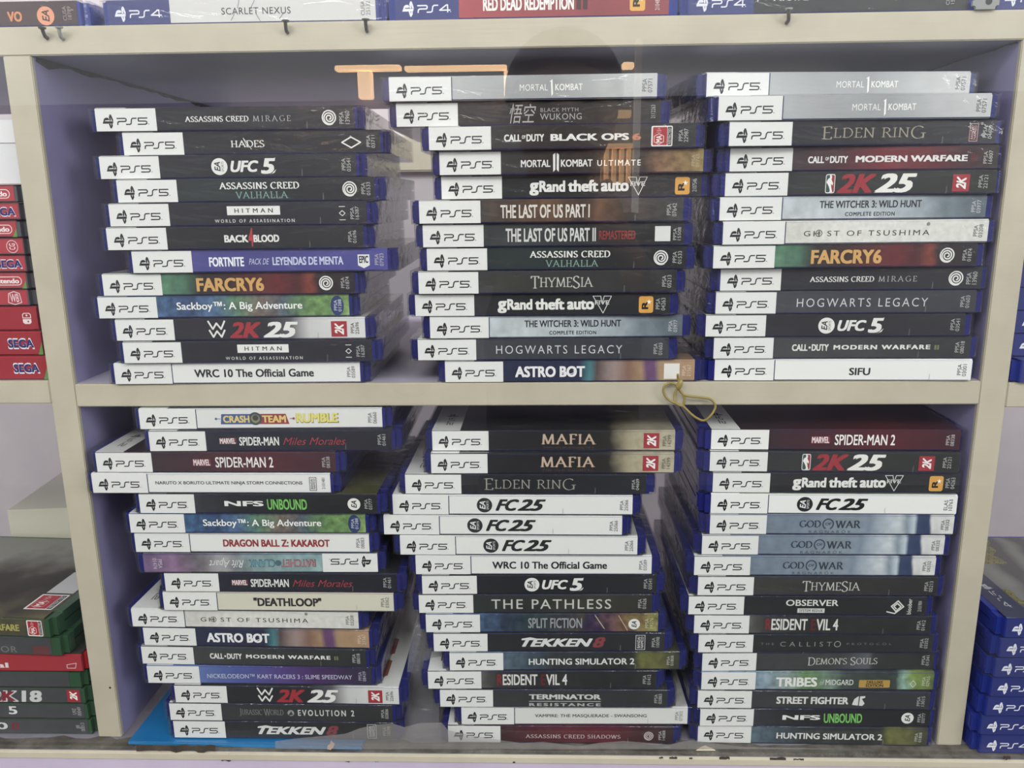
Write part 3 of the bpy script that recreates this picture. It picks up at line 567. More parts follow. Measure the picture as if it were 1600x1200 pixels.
def g_obs(p): p.t('OBSERVER', .41, .63, .5, .84, 'DEDEDA', bold=.02).r(.46, .574, .12, .36, 'D2D2CE').t('SYSTEM REDUX', .468, .566, .17, .31, '26282A', bold=.03, track=1.2).st([(.835, .2), (.868, .1), (.903, .48), (.878, .8), (.852, .5), (.872, .22), (.892, .48), (.876, .66), (.862, .5), (.873, .36)], .85, 'DCDCD8').t('bloober', .918, .936, .06, .92, 'D2D2CE', 'publisher_emblem', bold=.02, rot=90).code('2101984', .962, .978)
game('obs', 'black game case with white squared spiral', blk('void', '26282A', '1E2021'), '2A2C2E', g_obs)
def g_call(p): p.t('THE', .267, .323, .42, .54, '7A7C7C', track=1.8).t('CALLIST', .35, .57, .34, .6, '9A9C9C', bold=-.008, track=1.7).st(arc(.594*p.L, .47*p.H, 2.1, 2.1, 0, 345, 15), .45, 'A9ABAB', 'title_lettering', mm=True, closed=True).t('PROTOCOL', .634, .824, .42, .54, '7A7C7C', track=1.8).code('PPSA\n03352', .945, .978)
game('call', 'black game case with faint wide-spaced thin title', blk('moon', '2A2D2E', '222425'), '2C2E30', g_call)
def g_dem(p): p.t("DEMON'S SOULS", .456, .757, .26, .74, 'C9C9C4', serif=.12, track_s=.02, big=(0, 8)).code('PPSA\n01341', .948, .98)
game('dem', 'dark grey game case with spiky serif title', art('fog', [(0, '3A3D3E'), (.6, '3E4142'), (.72, '5A6066'), (.74, '333637'), (1, '2A2C2D')], 35, .02, .14), '3A3C3E', g_dem)
def g_tri(p): p.t('TRIBES', .322, .5, .18, .72, 'E4E6E0', bold=.05).t('of', .512, .53, .3, .56, 'B9C4C4').t('MIDGARD', .536, .656, .28, .6, 'D4D8D2', bold=.02).r(.68, .813, .14, .58, 'B8922E', 'title_lettering', .6).t('DELUXE\nEDITION', .71, .785, .18, .54, '3A2E14', bold=.05).st([(.9, .36), (.912, .56), (.925, .36), (.912, .16)], .4, 'D4DCD4', closed=True).code('PPSA\n02955', .95, .982, 'C4CCB0')
game('tri', 'leafy green and blue game case with gold plaque', art('meadow', [(.2, '7E9AB8'), (.36, '8AA09A'), (.45, '5E8A46'), (.55, '6E8A76'), (.62, '3E4A44'), (.84, '34403A'), (.88, '8AB4A0'), (.93, '7E9A34'), (1, '4A5A2C')], 50, .12, .35), '6A8A58', g_tri)
def g_sf6(p):
    p.t('STREET FIGHTER', .341, .652, .28, .7, 'DCDDDA', bold=.06)
    p.q([(.668, .26), (.676, .6), (.695, .78), (.694, .22)], 'DCDDDA').q([(.698, .22), (.7, .76), (.722, .78), (.722, .68), (.708, .62), (.722, .34), (.712, .2)], 'DCDDDA').tick(.81).code('PPSA\n13015', .945, .978)
game('sf6', 'charcoal game case with faceted white hexagon mark', art('graphite', [(0, '3C3E40'), (.5, '36383A'), (1, '333537')], 30, .02, .08), '36383A', g_sf6)

def panel_ps(p, n='5', ink='1A1A1E', paper=WHITE, length=.234, part='platform_panel'):
    """white (or blue) panel at the left end with the console maker's mark and word"""
    L, H = p.L, p.H
    p.r(0, length, 0, 1, paper, part)
    k = length*L/37.6
    def X(x): return (x-30)/39.2*k
    def Y(y): return (560-y)/510*H
    def pt(l): return [(X(a), Y(b)) for a, b in l]
    p.poly(pt([(190, 388), (236, 276), (275, 252), (332, 252), (360, 290), (342, 312), (270, 312), (246, 332), (458, 332), (442, 388)]), ink, part)
    p.st(pt([(382, 312), (380, 240), (398, 196), (416, 235), (440, 315)]), 1.0*k, ink, part, mm=True)
    p.st(pt([(360, 400), (386, 482), (413, 440), (413, 402)]), .95*k, ink, part, mm=True)
    p.st(pt([(550, 272), (745, 272), (768, 285), (772, 312), (760, 334), (740, 340), (595, 342), (566, 358), (558, 412)]), .74*k, ink, part, mm=True)
    p.st(pt([(765, 408), (855, 408), (884, 392), (893, 345), (903, 295), (930, 272), (1020, 270)]), .72*k, ink, part, mm=True)
    if n == '5':
        p.st(pt([(1285, 268), (1068, 268), (1068, 334), (1235, 337), (1268, 352), (1268, 390), (1235, 408), (1050, 408)]), .72*k, ink, part, mm=True)
    else:
        p.st(pt([(1245, 412), (1245, 268), (1215, 268), (1060, 372), (1300, 372)]), .72*k, ink, part, mm=True)
    p.st(pt([(1305, 405), (1318, 405)]), .4*k, ink, part, mm=True)
    return p

# ------------------------------------------------------------------ case builders
def shell_mesh(name, L, D, T, mt, notch=True):
    """a disc case: rounded spine, upper and lower half with the opening groove on the other three sides"""
    bm = bmesh.new()
    def slab(x0, x1, y0, y1, z0, z1, rc, bev):
        vs, fs = bm_box(bm, x0, x1, y0, y1, z0, z1)
        es = [e for f in fs for e in f.edges]; es = list(dict.fromkeys(es))
        ver = [e for e in es if abs(e.verts[0].co.z-e.verts[1].co.z) > 1e-6 and min(e.verts[0].co.y, e.verts[1].co.y) < y0+1e-6]
        r_ = bmesh.ops.bevel(bm, geom=ver, offset=rc, segments=4, affect='EDGES')
    h = L/2
    slab(-h, h, 0.0002, .012, .0006, T-.0008, .0036, 0)
    slab(-h, h, .0118, D, 0, T*.46, .0003, 0)
    slab(-h, h, .0118, D, T*.54, T, .0003, 0)
    slab(-h+.0015, h-.0015, .0118, D-.0015, T*.4, T*.6, .0003, 0)
    if notch:
        for sx in (-1, 1):
            slab(sx*h-.0006, sx*h+.0006, .0020+.003, .0105, T*.2, T*.8, .0002, 0)
    hard = [e for e in bm.edges if len(e.link_faces) == 2 and e.calc_face_angle(0) > .9]
    bmesh.ops.bevel(bm, geom=hard, offset=.0005, segments=2, affect='EDGES', clamp_overlap=True)
    return finish(bm, name, mt)
_SH = {}
def get_shell(kind):
    if kind not in _SH:
        prm = {'ps5': (.1705, .135, .0142, M_BLUE), 'ps4': (.1705, .135, .0144, M_PS4BLUE), 'xbox': (.1705, .135, .0126, M_GREEN), 'switch': (.1705, .104, .0107, M_CLEARGREY)}[kind]
        _SH[kind] = (shell_mesh('case_shell', *prm), prm)
    return _SH[kind]
_WR = {}
def get_wrap(L, D, T, v):
    k = (L, T, v)
    if k not in _WR:
        bm = bmesh.new(); bm_box(bm, -L/2-.0009, L/2+.0009, -.0004, D+.0006, -.00004, T+.00022)
        ed = [e for e in bm.edges if abs(e.verts[0].co.z-e.verts[1].co.z) > 1e-6]
        bmesh.ops.bevel(bm, geom=ed, offset=.003, segments=3, affect='EDGES')
        fr_ = [e for e in bm.edges if e.verts[0].co.y < .0003 and e.verts[1].co.y < .0003 and abs(e.verts[0].co.z-e.verts[1].co.z) < 1e-6 and e.calc_length() > .05]
        bmesh.ops.bevel(bm, geom=fr_, offset=.0007, segments=3, affect='EDGES')
        bmesh.ops.subdivide_edges(bm, edges=[e for e in bm.edges if e.calc_length() > .05], cuts=9, use_grid_fill=True)
        rr = random.Random(v)
        for vt in bm.verts:
            if abs(vt.co.x) > L/2-.006:
                vt.co.x += math.copysign(rr.uniform(-.0002, .0004), vt.co.x)
        _WR[k] = finish(bm, 'plastic_wrap', M_WRAP)
    return _WR[k]
_MESH = {}
def insert_mesh(paper, L0, L1, H0, H1, line=False):
    k = (paper.name, L0, L1, H0, H1, line)
    if k not in _MESH:
        bm = bmesh.new(); bm_box(bm, L0, L1, -.00001, .0022, H0, H1)
        ed = [e for e in bm.edges if abs(e.verts[0].co.x-e.verts[1].co.x) > .01 and e.verts[0].co.y < .001 and e.verts[1].co.y < .001]
        bmesh.ops.bevel(bm, geom=ed, offset=.0007, segments=4, affect='EDGES')
        _MESH[k] = finish(bm, 'spine_insert', paper)
    return _MESH[k]
def cover_mesh(coverhex, L0, L1, T, D, strip=True, mark=False, mt=None):
    k = (coverhex, L0, L1, T, strip, mark, mt.name if mt else '')
    if k not in _MESH:
        bm = bmesh.new(); sw = .0188 if strip else 0
        bm_box(bm, L0+sw, L1, .0008, D-.003, T-.0002, T+.0001, 0)
        mats = [mt or art('cover_'+coverhex, [(0, coverhex), (1, coverhex)], 25, 0, .3)]
        if strip:
            bm_box(bm, L0, L0+sw, .0008, D-.003, T-.0002, T+.0001, 1); mats.append(M_WHITEPAPER)
        if mark:   # the same mark printed on the strip, reading down the case
            p = panel_ps(Print(160.5, 13.4))
            mats.append(flat('1A1A1E'))
            for verts, faces, color, lay in p.parts['platform_panel'][1:]:
                vs = [bm.verts.new((L0+.0188-(.0188-.0134)/2-y/1000, .006+(37-x)/1000+.002, T+.00013)) for x, y in verts]
                for f in faces:
                    try: bm.faces.new([vs[i] for i in f]).material_index = 2
                    except ValueError: pass
        _MESH[k] = finish(bm, 'front_cover', mats)
    return _MESH[k]
_PR = {}
def put_case(gk, x, y, z, rz, label, group, kind='ps5', wrap=True, flip=False, mark=False, name='game_case', cat='game case'):
    g = GAMES[gk]
    me, (L, D, T, smat) = get_shell(kind)
    t = empty(name, (x, y, z), rz, label, cat, group)
    sh = meshobj('case_shell', me, t)
    L0, L1 = -.08025, .08025
    sh.location.x = .0006 if not flip else -.0006
    ins = meshobj('spine_insert', insert_mesh(g['paper'], L0, L1, .0003, T-.00015), t)
    if flip: ins.rotation_euler = (0, math.pi, 0); ins.location = (0, 0, T)
    key = (gk, kind)
    if key not in _PR:
        p = Print(160.5, T*1000-.8)
        if kind == 'ps5': panel_ps(p)
        else: panel_ps(p, '4', 'DFE1EA', '2C3478')
        if g['line']: p.r(.234, .2375, 0, 1, '2A2E5E', 'platform_panel')
        g['fn'](p)
        _PR[key] = {k: p.build(k, -80.25, .4, False) for k in p.parts}
    for k, mesh in _PR[key].items():
        meshobj(k, mesh, ins)
    if flip:
        meshobj('front_cover', cover_mesh(g['cover'], L0, L1, T, D, False), t)
    else:
        meshobj('front_cover', cover_mesh(g['cover'], L0, L1, T, D, kind == 'ps5', mark, g['paper'] if g['paper'].name.startswith('print_') and gk not in ('nfs', 'gho') else None), t)
    if wrap:
        wo = meshobj('plastic_wrap', get_wrap(L, D, T, R.randint(1, 4)), t); wo.location.x = sh.location.x
    return t

# ------------------------------------------------------------------ a photograph pixel as a point on a plane of the place
def at(u, v, y=None, z=None):
    d = fwd + r2*((u-800)/F_PX) + u2*((600-v)/F_PX); c = m.translation
    s = (y-c.y)/d.y if y is not None else (z-c.z)/d.z
    return c + d*s

# ------------------------------------------------------------------ the shelving
XL, XR, TW = -.2869, .3000, .0170       # inner faces of the bay, board thickness
ZB, ZT = -.2646, .2033                  # bottom board top, top board underside
DEP = .32
shelf = empty('display_shelf', (0, .16, ZB-.02), 0, 'built-in lilac display shelf with cream painted board edges behind glass', 'shelf')
SO = shelf.location
def part(name, x0, x1, y0, y1, z0, z1, mt, parent=None, bev=.0006):
    o = box(name, x0-SO.x, x1-SO.x, y0-SO.y, y1-SO.y, z0-SO.z, z1-SO.z, mt, parent or shelf, bev); return o
XA, XB = -.62, .62
for x0, x1, k in ((XL-TW, XL, 0), (XR, XR+TW, 1)):
    sp = part('side_panel', x0, x1, .002, DEP, ZB, ZT, M_LILAC_SHADED, bev=0)
    part('edge_strip', x0-.0001, x1+.0001, -.0012, .0025, ZB, ZT, M_CREAM, sp)
def board(name, x0, x1, z0, z1, yf=0.0, top=M_SHELF):
    b_ = part(name, x0, x1, yf+.002, DEP, z0, z1, top, bev=0)
    part('edge_strip', x0, x1, yf-.0014, yf+.0026, z0-.0001, z1+.0001, M_CREAM, b_)
    return b_
board('top_board', XA, XB, ZT, .2194)
board('shelf_board', XL, XR, -.0150, 0.0)
board('shelf_board', XA, XL-TW, -.0128, .0022)
board('shelf_board', XR+TW, XB, -.0172, -.0012)
bb = part('bottom_board', XA, XB, -.0160, DEP, ZB-.0165, ZB, M_FLOOR_BOARD, bev=0)
lip = part('edge_strip', XA, XB, -.0186, -.0155, ZB-.0052, ZB+.0002, M_CREAM, bb)
M_GRIME = paint('grimy_board', '6E6A62', '3E3A34', scale=70, rough=0.85)
bm = bmesh.new(); q = random.Random(11); n_ = 120
A_ = [(XA+(XB-XA)*i/n_, -.0154) for i in range(n_+1)]; B_ = [(XB-(XB-XA)*i/n_, -.0015+q.uniform(-.003, .003)) for i in range(n_+1)]
vs_ = [bm.verts.new((x-SO.x, y-SO.y, ZB+.00012-SO.z)) for x, y in A_+B_]; bm.faces.new(vs_); bmesh.ops.triangulate(bm, faces=bm.faces[:])
meshobj('dirt_strip', finish(bm, 'dirt_strip', M_GRIME), bb)
bp_ = part('base_panel', XA, XB, -.0176, -.0120, -.50, ZB-.0048, M_LILAC_LIGHT, bev=0)
# torn brown patches where the paint has come off the front edge
def chip(pts, yy, parent, name='paint_chip', dz=.0004, mt=None):
    bm = bmesh.new(); P = [at(u, v, yy) for u, v in pts]
    f = [bm.verts.new((p.x-SO.x, yy-SO.y, p.z-SO.z)) for p in P]; g = [bm.verts.new((p.x-SO.x, yy-SO.y+dz, p.z-SO.z)) for p in P]
    bm.faces.new(f); bm.faces.new(g[::-1])
    for i in range(len(f)): bm.faces.new((f[i], g[i], g[(i+1) % len(f)], f[(i+1) % len(f)]))
    bmesh.ops.recalc_face_normals(bm, faces=bm.faces[:])
    return meshobj(name, finish(bm, name, mt or M_BROWN), parent)
def ragged(u0, u1, vt, vb, n, seed, jt=1.2, jb=2.5):
    q = random.Random(seed); a = [(u0+(u1-u0)*i/n, vt+q.uniform(-jt, jt)) for i in range(n+1)]
    b_ = [(u1-(u1-u0)*i/n, vb+q.uniform(-jb, jb)*(0.2 if i in (0, n) else 1)) for i in range(n+1)]
    return a+b_
YF = -.0190
chip(ragged(213, 336, 1165, 1174, 14, 1), YF, lip)
for i, (u0, u1, v0, v1) in enumerate(((346, 360, 1179, 1189), (540, 546, 1184, 1191), (586, 593, 1184, 1190), (1030, 1036, 1183, 1186), (1046, 1058, 1183, 1188), (1077, 1082, 1184, 1190), (1124, 1140, 1183, 1187), (1203, 1228, 1184, 1191), (1568, 1579, 1182, 1187), (1240, 1256, 1186, 1188))):
    chip(ragged(u0, u1, v0, v1, 5, 20+i, .8, 1.6), -.0182, bp_)
# flaking black line where the left partition meets the top board, and dirt in the right corner
def flake(name, x, pts, parent):
    bm = bmesh.new(); vs = [bm.verts.new((x-SO.x, y-SO.y, z-SO.z)) for y, z in pts]; bm.faces.new(vs)
    r_ = bmesh.ops.extrude_face_region(bm, geom=bm.faces[:]); 
    for e in r_['geom']:
        if isinstance(e, bmesh.types.BMVert): e.co.x += .0006 if x < 0 else -.0006
    bmesh.ops.recalc_face_normals(bm, faces=bm.faces[:])
    return meshobj(name, finish(bm, name, M_BROWN), parent)
q = random.Random(5); up_ = [(.004+i*.0125, ZT-.0002) for i in range(25)]; lo = [(.304-i*.0125, ZT-.0012-q.random()*.0022-(.004 if i == 23 else 0)) for i in range(25)]
sides = [o for o in shelf.children if o.name.startswith('side_panel')]
flake('flaking_paint', XL, up_+lo, sides[0])
lo2 = [(.304-i*.0125, ZT-.0006-q.random()*.0011) for i in range(25)]
flake('flaking_paint', XR, up_+lo2, sides[1])

# ------------------------------------------------------------------ the stacks of game cases, top to bottom: game, x, y, turn
UL = [('acm', -.1758, .0100, .0356), ('hades', -.1606, .0112, .0398), ('ufc', -.1742, .0027, .0034), ('valh', -.1623, -.0021, .0081), ('hit', -.1674, -.0053, .0070), ('b4b', -.1700, -.0060, .0161), ('fort', -.1562, -.0042, .0238), ('fc6', -.1779, -.0025, .0197), ('sack', -.1827, -.0018, .0286), ('wwe', -.1727, -.0029, .0222), ('hit', -.1686, -.0047, .0204), ('wrc', -.1776, -.0022, .0183)]
UM = [('mk1', .0094, -.0004, -.0017), ('wuk', .0127, .0029, .0024), ('bo6', .0330, -.0042, .0038), ('mk11', .0386, -.0004, .0034), ('gtb', .0389, .0038, .0053), ('tl1', .0261, -.0082, -.0012), ('tl2', .0276, -.0059, .0016), ('valh', .0295, -.0050, -.0017), ('thy', .0238, -.0061, -.0062), ('gta', .0207, -.0031, -.0103), ('wit', .0296, -.0012, .0131), ('hog', .0212, -.0014, -.0038), ('ast', .0384, -.0009, .0088)]
UR = [('mk1', .1990, .0059, .0724), ('mk1', .2045, -.0079, .0379), ('eld', .2114, -.0053, .0631), ('mw3', .2142, -.0021, .0200), ('nba', .2123, -.0039, -.0146), ('wit', .2096, -.0026, .0069), ('gho', .2115, -.0051, .0167), ('fc6', .2066, -.0046, .0075), ('acm', .2127, -.0004, -.0033), ('hog', .2103, -.0014, -.0079), ('ufc', .2047, -.0017, -.0125), ('mw2', .2105, -.0007, -.0085), ('sifu', .2120, -.0009, -.0269)]
LL = [('crash', -.1644, -.0031, .0146), ('miles', -.1582, -.0056, .0142), ('sm2', -.1955, -.0071, -.0028), ('nar', -.1998, -.0077, -.0024), ('nfs', -.1694, -.0077, -.0045), ('sack', -.1781, -.0067, -.0013), ('dbz', -.1765, -.0058, -.0003), ('rat', -.1716, -.0062, .0132), ('miles', -.1588, -.0063, -.0003), ('death', -.1616, -.0063, -.0059), ('gho', -.1870, -.0040, -.0157), ('as2', -.1803, -.0040, -.0175), ('mw2', -.1831, -.0045, -.0191), ('nick', -.1800, -.0047, -.0044), ('wwe', -.1610, -.0063, -.0051), ('jw', -.1663, -.0060, -.0037), ('tek', -.1650, -.0055, -.0004)]
LM = [('maf', .0279, .0026, -.0070), ('maf', .0272, -.0015, .0004), ('el2', .0094, -.0017, -.0074), ('fc25', .0005, -.0024, -.0058), ('fc25', -.0062, -.0027, -.0083), ('fc25', .0044, -.0028, -.0012), ('wrc', .0145, -.0023, .0050), ('ufc', .0185, -.0021, .0159), ('path', .0157, -.0021, .0110), ('split', .0201, -.0025, .0125), ('tek', .0251, -.0027, .0149), ('hunt', .0359, -.0028, .0205), ('re4', .0203, -.0033, .0164), ('term', .0283, -.0037, .0083), ('vamp', .0431, -.0027, .0131), ('acs', .0332, -.0037, .0037)]
LR = [('sm2', .2175, .0035, -.0214), ('nba', .2140, .0008, -.0264), ('gta', .2150, .0009, -.0092), ('fce', .2142, -.0005, -.0155), ('gow', .2134, -.0005, -.0052), ('gow', .2085, -.0012, -.0026), ('gow', .2036, -.0026, -.0004), ('thy', .2065, -.0031, .0023), ('obs', .2008, -.0031, .0003), ('re4', .2052, -.0027, -.0005), ('call', .2087, -.0021, .0114), ('dem', .2119, -.0008, .0244), ('tri', .2120, -.0023, .0079), ('sf6', .2100, -.0031, -.0029), ('nfs', .2122, -.0023, .0091), ('hunt', .2115, -.0022, -.0109)]
PITCH = .01446
ORD = ['topmost', 'second from top', 'third from top', 'fourth from top', 'fifth from top', 'sixth from top', 'seventh from top', 'eighth from top', 'ninth from top', 'tenth from top', 'eleventh from top', 'twelfth from top', 'thirteenth from top', 'fourteenth from top', 'fifteenth from top', 'sixteenth from top', 'lowest']
def ordinal(i, n): return 'lowest' if i == n-1 else ORD[i]
MARKS = {('lower-left', 2), ('lower-left', 10), ('lower-middle', 0), ('lower-middle', 2), ('lower-right', 0), ('lower-middle', 12), ('lower-middle', 1)}
NOWRAP = {('lower-right', 0), ('lower-right', 3), ('upper-right', 12)}
for nm, st, z0 in (('upper-left', UL, 0.0), ('upper-middle', UM, 0.0), ('upper-right', UR, 0.0), ('lower-left', LL, ZB+.0028), ('lower-middle', LM, ZB), ('lower-right', LR, ZB)):
    n = len(st)
    for i, (gk, x, y, rz) in enumerate(st):
        y = max(y, -.0108+.0856*abs(math.sin(rz)))
        over = x + .0872 + max(0, -rz*.135) - (XR-.0004)
        off = .0006
        if over > 0:
            d = min(over, .0032); off -= d; x -= over-d
        lab = '%s, %s %s %s stack' % (GAMES[gk]['look'], ordinal(i, n), 'in' if i == 0 else 'of', nm)
        t = put_case(gk, x, y, z0+(n-1-i)*PITCH+.0003, rz, lab, 'game cases in the %s stack' % nm, 'ps5',
                     wrap=(nm, i) not in NOWRAP, flip=(gk == 'rat'), mark=(nm, i) in MARKS)
        for ch in t.children:
            if ch.name.split('.')[0] in ('case_shell', 'plastic_wrap'): ch.location.x = off if gk != 'rat' else -off

        if nm == 'lower-left' and gk == 'wwe':      # two printed ratings on the pale end of its cover
            cv = [h for h in t.children if h.name.startswith('front_cover')][0]
            for y0_, y1_, hx in ((.012, .036, '8A4A22'), (.041, .066, '8A1E26')):
                bm = bmesh.new(); bm_box(bm, .046, .070, y0_, y1_, .0143, .01436)
                bmesh.ops.bevel(bm, geom=[e for e in bm.edges if abs(e.verts[0].co.z-e.verts[1].co.z) > 1e-6], offset=.002, segments=3, affect='EDGES')
                meshobj('rating_sticker', finish(bm, 'rating_sticker', flat(hx)), cv)

# ------------------------------------------------------------------ the row lying on the top board
def g_vo(p): p.t('VO', .735, .79, .2, .62, 'E08A4A', bold=.05).ea(.88, .42, 5.3, 'E8966A', '3A201E', sports=False).code('CUSA\n18789', .945, .978, 'A88A8A')
game('vo', 'dark red-brown disc case with orange round emblem', art('brick', [(0, '5A2E2E'), (.5, '4E2A2C'), (1, '3E2224')], 25, .05, .1), '4A2A2A', g_vo)
def g_sn(p):
    p.t('SCARLET NEXUS', .427, .685, .34, .62, '3A3A40', bold=.005, track=1.1)
    for a in ((.46, .1, .48, .45), (.497, .98, .488, .6), (.553, .9, .535, .55), (.57, .05, .555, .36), (.64, .12, .66, .4)): p.st([(a[0], a[1]), (a[2], a[3])], .3, '6A6A70', 'title_lettering')
    p.code('CUSA\n25132', .945, .98, '7A7A7A')
game('sn', 'blue disc case with pale grey spine', flat('CFCECB', .45, .3), 'BFBFC0', g_sn)
def g_rdr(p): p.t('RED DEAD REDEMPTION', .323, .655, .3, .84, 'EAE6E0', bold=.05).t('II', .664, .705, .3, .9, '4A1418', bold=.06).rstar(.858, .914, .2, .95).code('2104840', .95, .966, 'D9C0C0')
game('rdr', 'blue disc case with red spine', art('dusk', [(.2, 'A8343C'), (.5, '9A2C34'), (.75, '8A2A30'), (1, '94363C')], 20, .04, .1), '8A2A30', g_rdr)
def g_nioh(p): p.t('NiOh 2', .304, .43, .5, .92, 'DEDEDA', bold=.03).st([(.246, .5), (.262, .8), (.278, .55)], .7, 'CFCFCB').q([(.74, .42), (.744, .62), (.748, .5)], 'C9B060').code('CUSA\n15554', .92, .95, 'A9A9A9')
game('nioh', 'blue disc case with black spine', blk('umber', '26221F', '1C1A19'), '22201E', g_nioh)
def g_ps4(p): p.t('HORIZON', .4, .7, .3, .7, 'DADADA', bold=.03) if False else p
game('plain4', 'blue disc case', art('bluefade', [(0, '24347E'), (1, '2A3A8A')], 20, 0, .1), '2A3A7A', g_ps4)
ZTOP = .2195
for gk, x, tail in (('vo', -.3362, 'at left end of the top row'), ('sn', -.1572, 'on the top board, second from left'), ('rdr', .0150, 'in the middle of the top row'), ('nioh', .1872, 'on the top board right of the red one'), ('plain4', .3640, 'with plain blue front at right end of the top row')):
    put_case(gk, x, .0004, ZTOP, 0, GAMES[gk]['look']+' '+tail, 'disc cases lying along the top board', 'ps4', wrap=gk != 'rdr', name='game_case')
# grey clip between the last two
bm = bmesh.new(); bm_box(bm, -.0075, .0075, -.001, .001, 0, .0068)
bmesh.ops.bevel(bm, geom=[e for e in bm.edges if abs(e.verts[0].co.y-e.verts[1].co.y) > 1e-6], offset=.002, segments=3, affect='EDGES')
cl = meshobj('plastic_clip', finish(bm, 'plastic_clip', plastic('grey_plastic', '8A8C88', .35))); cl.location = (.2755, -.0025, ZTOP)
tag(cl, 'small grey plastic clip on the top board near right corner', 'clip')
meshobj('clip_hole', (lambda b: (bmesh.ops.create_circle(b, cap_ends=True, radius=.0019, segments=14, matrix=Matrix.Translation((.0015, -.0012, .0042)) @ Matrix.Rotation(math.pi/2, 4, 'X')), finish(b, 'clip_hole', flat('2A2A2A')))[1])(bmesh.new()), cl)

# bent nails along the top edge
M_NAIL = plastic('rusty_steel', '4A4642', .4); M_NAIL2 = plastic('zinc_steel', '9A9C98', .35)
NL = ['dark bent nail in top board near the left corner', 'grey zinc nail beside the dark one near left corner', 'dark bent nail under the grey lettering of the pale spine', 'dark nail under the right end of the pale spine', 'pale-headed nail right of centre in the top board']
for (u, vt, vb, lean), lab, mt in zip(((70, 44, 58, .0006), (95, 43, 59, .0012), (447, 33, 49, .0008), (572, 31, 47, .0005), (1231, 14, 34, -.0006)), NL, (M_NAIL, M_NAIL2, M_NAIL, M_NAIL, M_NAIL)):
    a = at(u, vb, -.004); b_ = at(u, vt, -.0065)
    nl = empty('bent_nail', (a.x, -.0014, a.z), 0, lab, 'nail', 'nails holding the glass')
    pts = [(0, .004, 0), (0, -.001, 0), (0.0002, -.0030, .0010), (lean*.6, -.0046, .0035), (lean, -.0052, b_.z-a.z)]
    meshobj('nail_shank', tube_mesh('nail_shank', spline(pts, 4), .0011, mt, 8), nl)
    hb = bmesh.new(); bmesh.ops.create_cone(hb, cap_ends=True, segments=14, radius1=.0020, radius2=.0023, depth=.0009)
    hm = finish(hb, 'nail_head', M_NAIL2 if u == 1231 else mt); h_ = meshobj('nail_head', hm, nl); h_.location = (lean, -.0052, b_.z-a.z)

# ------------------------------------------------------------------ rubber band over the shelf edge
px = [(1061, 603), (1050, 598.5), (1040, 601), (1036.5, 611), (1043, 623), (1055, 630), (1066, 634), (1080, 647), (1090, 654), (1100, 657), (1110, 650), (1117.5, 637), (1115, 628), (1108, 623), (1096, 621), (1080, 619.5), (1068, 616.5), (1060, 607), (1056, 602)]
def bz(v): return -.0042 if v < 600 else -.0052
bd = empty('rubber_band', tuple(at(1060, 600, -.0045)), 0, 'knotted olive-tan rubber band hanging over the middle shelf edge', 'rubber band')
def loc(pts): return [tuple(at(u, v, bz(v)-(.0012 if i % 5 == 0 else 0)) - bd.location) for i, (u, v) in enumerate(pts)]
M_RUB = plastic('olive_rubber', '8F7D3C', .5)
meshobj('band_loop', tube_mesh('band_loop', spline(loc(px), 6), .00078, M_RUB, 8), bd)
meshobj('band_loop', tube_mesh('band_loop', spline(loc([(1059, 585), (1059.5, 592), (1062, 602), (1056, 611), (1054, 620), (1056, 630), (1066, 634), (1069, 627), (1069, 619), (1064, 612), (1057, 603)]), 6), .0008, M_RUB, 8), bd)
kb = bmesh.new(); bmesh.ops.create_uvsphere(kb, u_segments=14, v_segments=9, radius=.0019)
for v_ in kb.verts: v_.co.z *= 1.9; v_.co.x += v_.co.z*.25
kn = meshobj('band_knot', finish(kb, 'band_knot', M_RUB, True), bd); kn.location = at(1062, 601, -.0058)-bd.location

# ------------------------------------------------------------------ left neighbour bay, upper shelf: cartridge cases
def spine_case(name, x_right, y, z, T, kind, paper, fn, lab, cat, group, D=.104, clear_end=.0042, rz=0, L=.1705, shellmat=None, cover=None):
    t = empty(name, (x_right-L/2, y, z), rz, lab, cat, group)
    sm = shellmat or M_CLEARGREY
    key = ('gsh', kind, T, D, sm.name)
    if key not in _MESH: _MESH[key] = shell_mesh('case_shell', L, D, T, sm)
    meshobj('case_shell', _MESH[key], t)
    ins = meshobj('spine_insert', insert_mesh(paper, -L/2+clear_end, L/2-clear_end, .0004, T-.0004), t)
    p = Print((L-2*clear_end)*1000, T*1000-.8); fn(p)
    for k in p.parts: meshobj(k, p.build(k, -(L/2-clear_end)*1000, .4), ins)
    meshobj('front_cover', cover_mesh(cover or '7A2A2E', -L/2+clear_end, L/2-clear_end, T, D, False), t)
    return t
RED = flat('B23440', .3, .5, 'red_card'); RED2 = flat('A02430', .3, .5, 'deep_red_card')
def f_from_right(p, mm): return 1-mm/p.L
def sega(p, a, b, y0=.24, y1=.74):
    x0, x1 = f_from_right(p, a), f_from_right(p, b)
    p.t('SEGA', x0-.002, x1+.002, y0-.06, y1+.06, 'DADAE2', 'publisher_emblem', bold=.11, track=1.02)
    p.t('SEGA', x0, x1, y0, y1, '1E2A6E', 'publisher_emblem', bold=.055, track=1.02)
def oval(p, a, b, txt):
    x0, x1 = f_from_right(p, a)*p.L, f_from_right(p, b)*p.L; h = p.H
    P = arc(x1-2.3, h/2, 2.3, 2.6, -90, 90, 8)+arc(x0+2.3, h/2, 2.3, 2.6, 90, 270, 8)
    p.st(P, .5, 'E4D4D4', mm=True, closed=True)
    p.t(txt, (x0+1.6)/p.L, (x1-1.6)/p.L, .34, .66, 'E8DCDC', 'publisher_emblem', bold=.05)
def corner(p): p.q([(f_from_right(p, 3.2), 0), (1, .55), (1, 0)], '5A8A3A', 'rating_sticker')
def s_nin(p): oval(p, 26, 3, 'Nintendo')
def s_nin2(p): oval(p, 26, 3, 'Nintendo'); corner(p)
